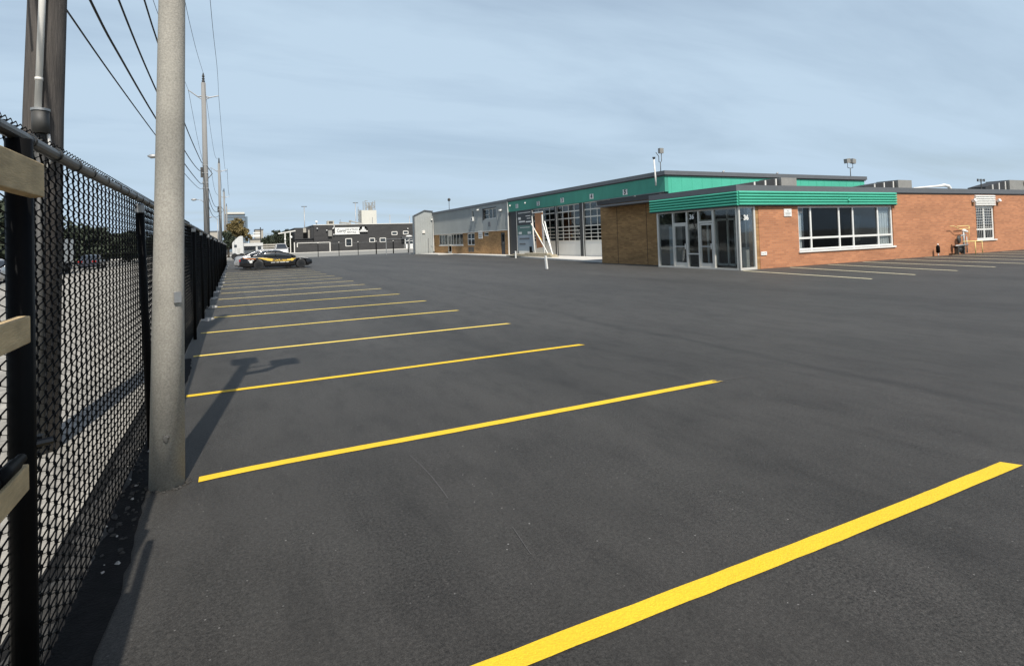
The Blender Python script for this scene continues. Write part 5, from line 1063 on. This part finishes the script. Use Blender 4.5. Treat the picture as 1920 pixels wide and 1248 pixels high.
def tree(loc, blobs, leaf, n, size, lab, cat='tree', seed=1, trunk_h=2.5, group=None, nm='tree'):
    rg = np.random.default_rng(seed); t = thing(nm, loc, lab, cat, group)
    wts = np.array([b[3] * b[4] * b[5] for b in blobs]) ** .8; wts /= wts.sum(); V = []
    sub = []
    for bi, (bx_, by_, bz_, rx, ry, rz) in enumerate(blobs):
        m_ = max(6, int(34 * wts[bi] * 3)); u = rg.normal(size=(m_, 3)); u /= np.linalg.norm(u, axis=1)[:, None]
        cs = np.array([bx_, by_, bz_]) + u * np.array([rx, ry, rz]) * rg.uniform(.55, 1.0, (m_, 1)); k_ = int(n * wts[bi] / m_) + 1
        for c in cs:
            p = c + rg.normal(size=(k_, 3)) * np.array([rx, ry, rz]) * .16; V.append(p)
    P = np.concatenate(V); q = len(P); a = rg.normal(size=(q, 3)); a /= np.linalg.norm(a, axis=1)[:, None]; b = np.cross(a, rg.normal(size=(q, 3))); b /= np.linalg.norm(b, axis=1)[:, None]
    sz = size * rg.uniform(.6, 1.3, (q, 1)); vs = np.stack([P - a * sz, P + b * sz * .6, P + a * sz, P - b * sz * .6], 1).reshape(-1, 3)
    me = D.meshes.new('crown'); me.from_pydata(vs.tolist(), [], [(4 * i, 4 * i + 1, 4 * i + 2, 4 * i + 3) for i in range(q)]); me.materials.append(leaf)
    o = D.objects.new('crown', me); COL.objects.link(o); o.parent = t
    mb = MB(); zc_ = blobs[0][2]
    mb.tube([(0, 0, -.1), (.05, 0, trunk_h * .6), (0, 0.1, zc_)], [.22, .16, .07], 8)
    for b_ in blobs[1:6]: mb.tube([(0, 0, trunk_h * .7), (b_[0] * .5, b_[1] * .5, (trunk_h + b_[2]) * .5), (b_[0], b_[1], b_[2])], [.10, .07, .03], 6)
    me = mb.mesh('trunk', (0, 0, 0), True); me.materials.append(M['bark']); o = D.objects.new('trunk', me); COL.objects.link(o); o.parent = t
    return t
tree((0.5, 120, 0), [(0, 0, 5.0, 1.5, 1.5, 1.3), (-1.2, 0, 4.4, 1.1, 1, .9), (1.3, 0, 4.5, 1.0, 1, 1.0), (.2, 0, 6.3, 1.1, 1, .9), (2.0, 0, 3.6, .6, .7, .8), (-.6, 0, 5.9, .9, .9, .8)], M['leaf_gold'], 9000, .16, 'golden brown autumn tree beyond the end of the fence', seed=3, trunk_h=2.4)
tree((-0.9, 116, 0), [(0, 0, 2.9, 1.1, 1, 1.2), (.9, 0, 2.6, .8, .8, 1.0), (-.3, 0, 3.9, .9, .9, .9)], M['leaf_dark'], 4000, .15, 'dark low bushy tree in front of the golden tree', seed=4, trunk_h=1.5)
for i, (x, y, w_, h, lab) in enumerate(((7.2, 150, 1.5, 4.4, 'leftmost round dark tree between the beige block and the canopy'), (9.4, 152, 1.9, 6.0, 'tallest dark tree between the beige block and the canopy'), (10.9, 155, 1.5, 5.4, 'dark tree right behind the pale canopy frame'), (12.4, 158, 1.2, 6.2, 'dark tree peeping above the left wing of the dark building'))):
    tree((x, y, 0), [(0, 0, h * .6, w_, w_, h * .32), (-w_ * .6, 0, h * .45, w_ * .7, w_, h * .3), (w_ * .6, 0, h * .5, w_ * .7, w_, h * .3), (0, 0, h * .82, w_ * .6, w_, h * .16), (0, 0, h * .3, w_, w_, h * .2)], M['leaf_dark'], 4500, .2, lab, seed=10 + i, trunk_h=h * .4, group='dark trees beyond the lot')
for i, (x, y, w_, h, lab) in enumerate(((-18, 62, 3.6, 6.6, 'broad dark tree behind the fence, nearest to the thick wooden pole'), (-19, 78, 3.8, 6.2, 'dark tree behind the fence seen in the middle of the near panel'), (-17, 92, 3.2, 5.6, 'dark tree behind the fence just left of the second fence post'),
                                       (-15, 108, 3.4, 5.2, 'dark tree behind the fence seen just before the concrete pole'), (-12, 128, 3.2, 5.8, 'dark tree whose top shows right of the concrete pole above the fence'), (-26, 50, 4.0, 6.4, 'dark tree behind the fence left of the box truck'))):
    tree((x, y, 0), [(0, 0, h * .62, w_ * .8, w_ * .8, h * .28), (-w_ * .5, .5, h * .45, w_ * .6, w_ * .6, h * .24), (w_ * .5, -.5, h * .48, w_ * .6, w_ * .6, h * .25), (0, 0, h * .82, w_ * .5, w_ * .5, h * .15), (.3, 1.5, h * .5, w_ * .7, w_ * .6, h * .3), (0, 0, h * .28, w_ * .8, w_ * .8, h * .2)], M['leaf_dark'], 6500, .28, lab, seed=30 + i, trunk_h=h * .4, group='trees in the yard behind the fence')
lb_ = thing('dark_warehouse', (-24, 95, 0), 'low dark warehouse behind the trees left of the fence', 'building')
MB().box(-40, -22, 66, 135, -.1, 4.2).build('wall', M['darkbrick'], lb_); MB().box(-40.1, -21.9, 65.9, 135.1, 4.21, 4.45).build('roof_edge', M['coping'], lb_)
mb = MB()
for i in range(10): mb.box(-21.98, -21.93, 69 + i * 6.4, 71.5 + i * 6.4, 1.2, 2.6)
mb.build('window', M['carglass'], lb_)
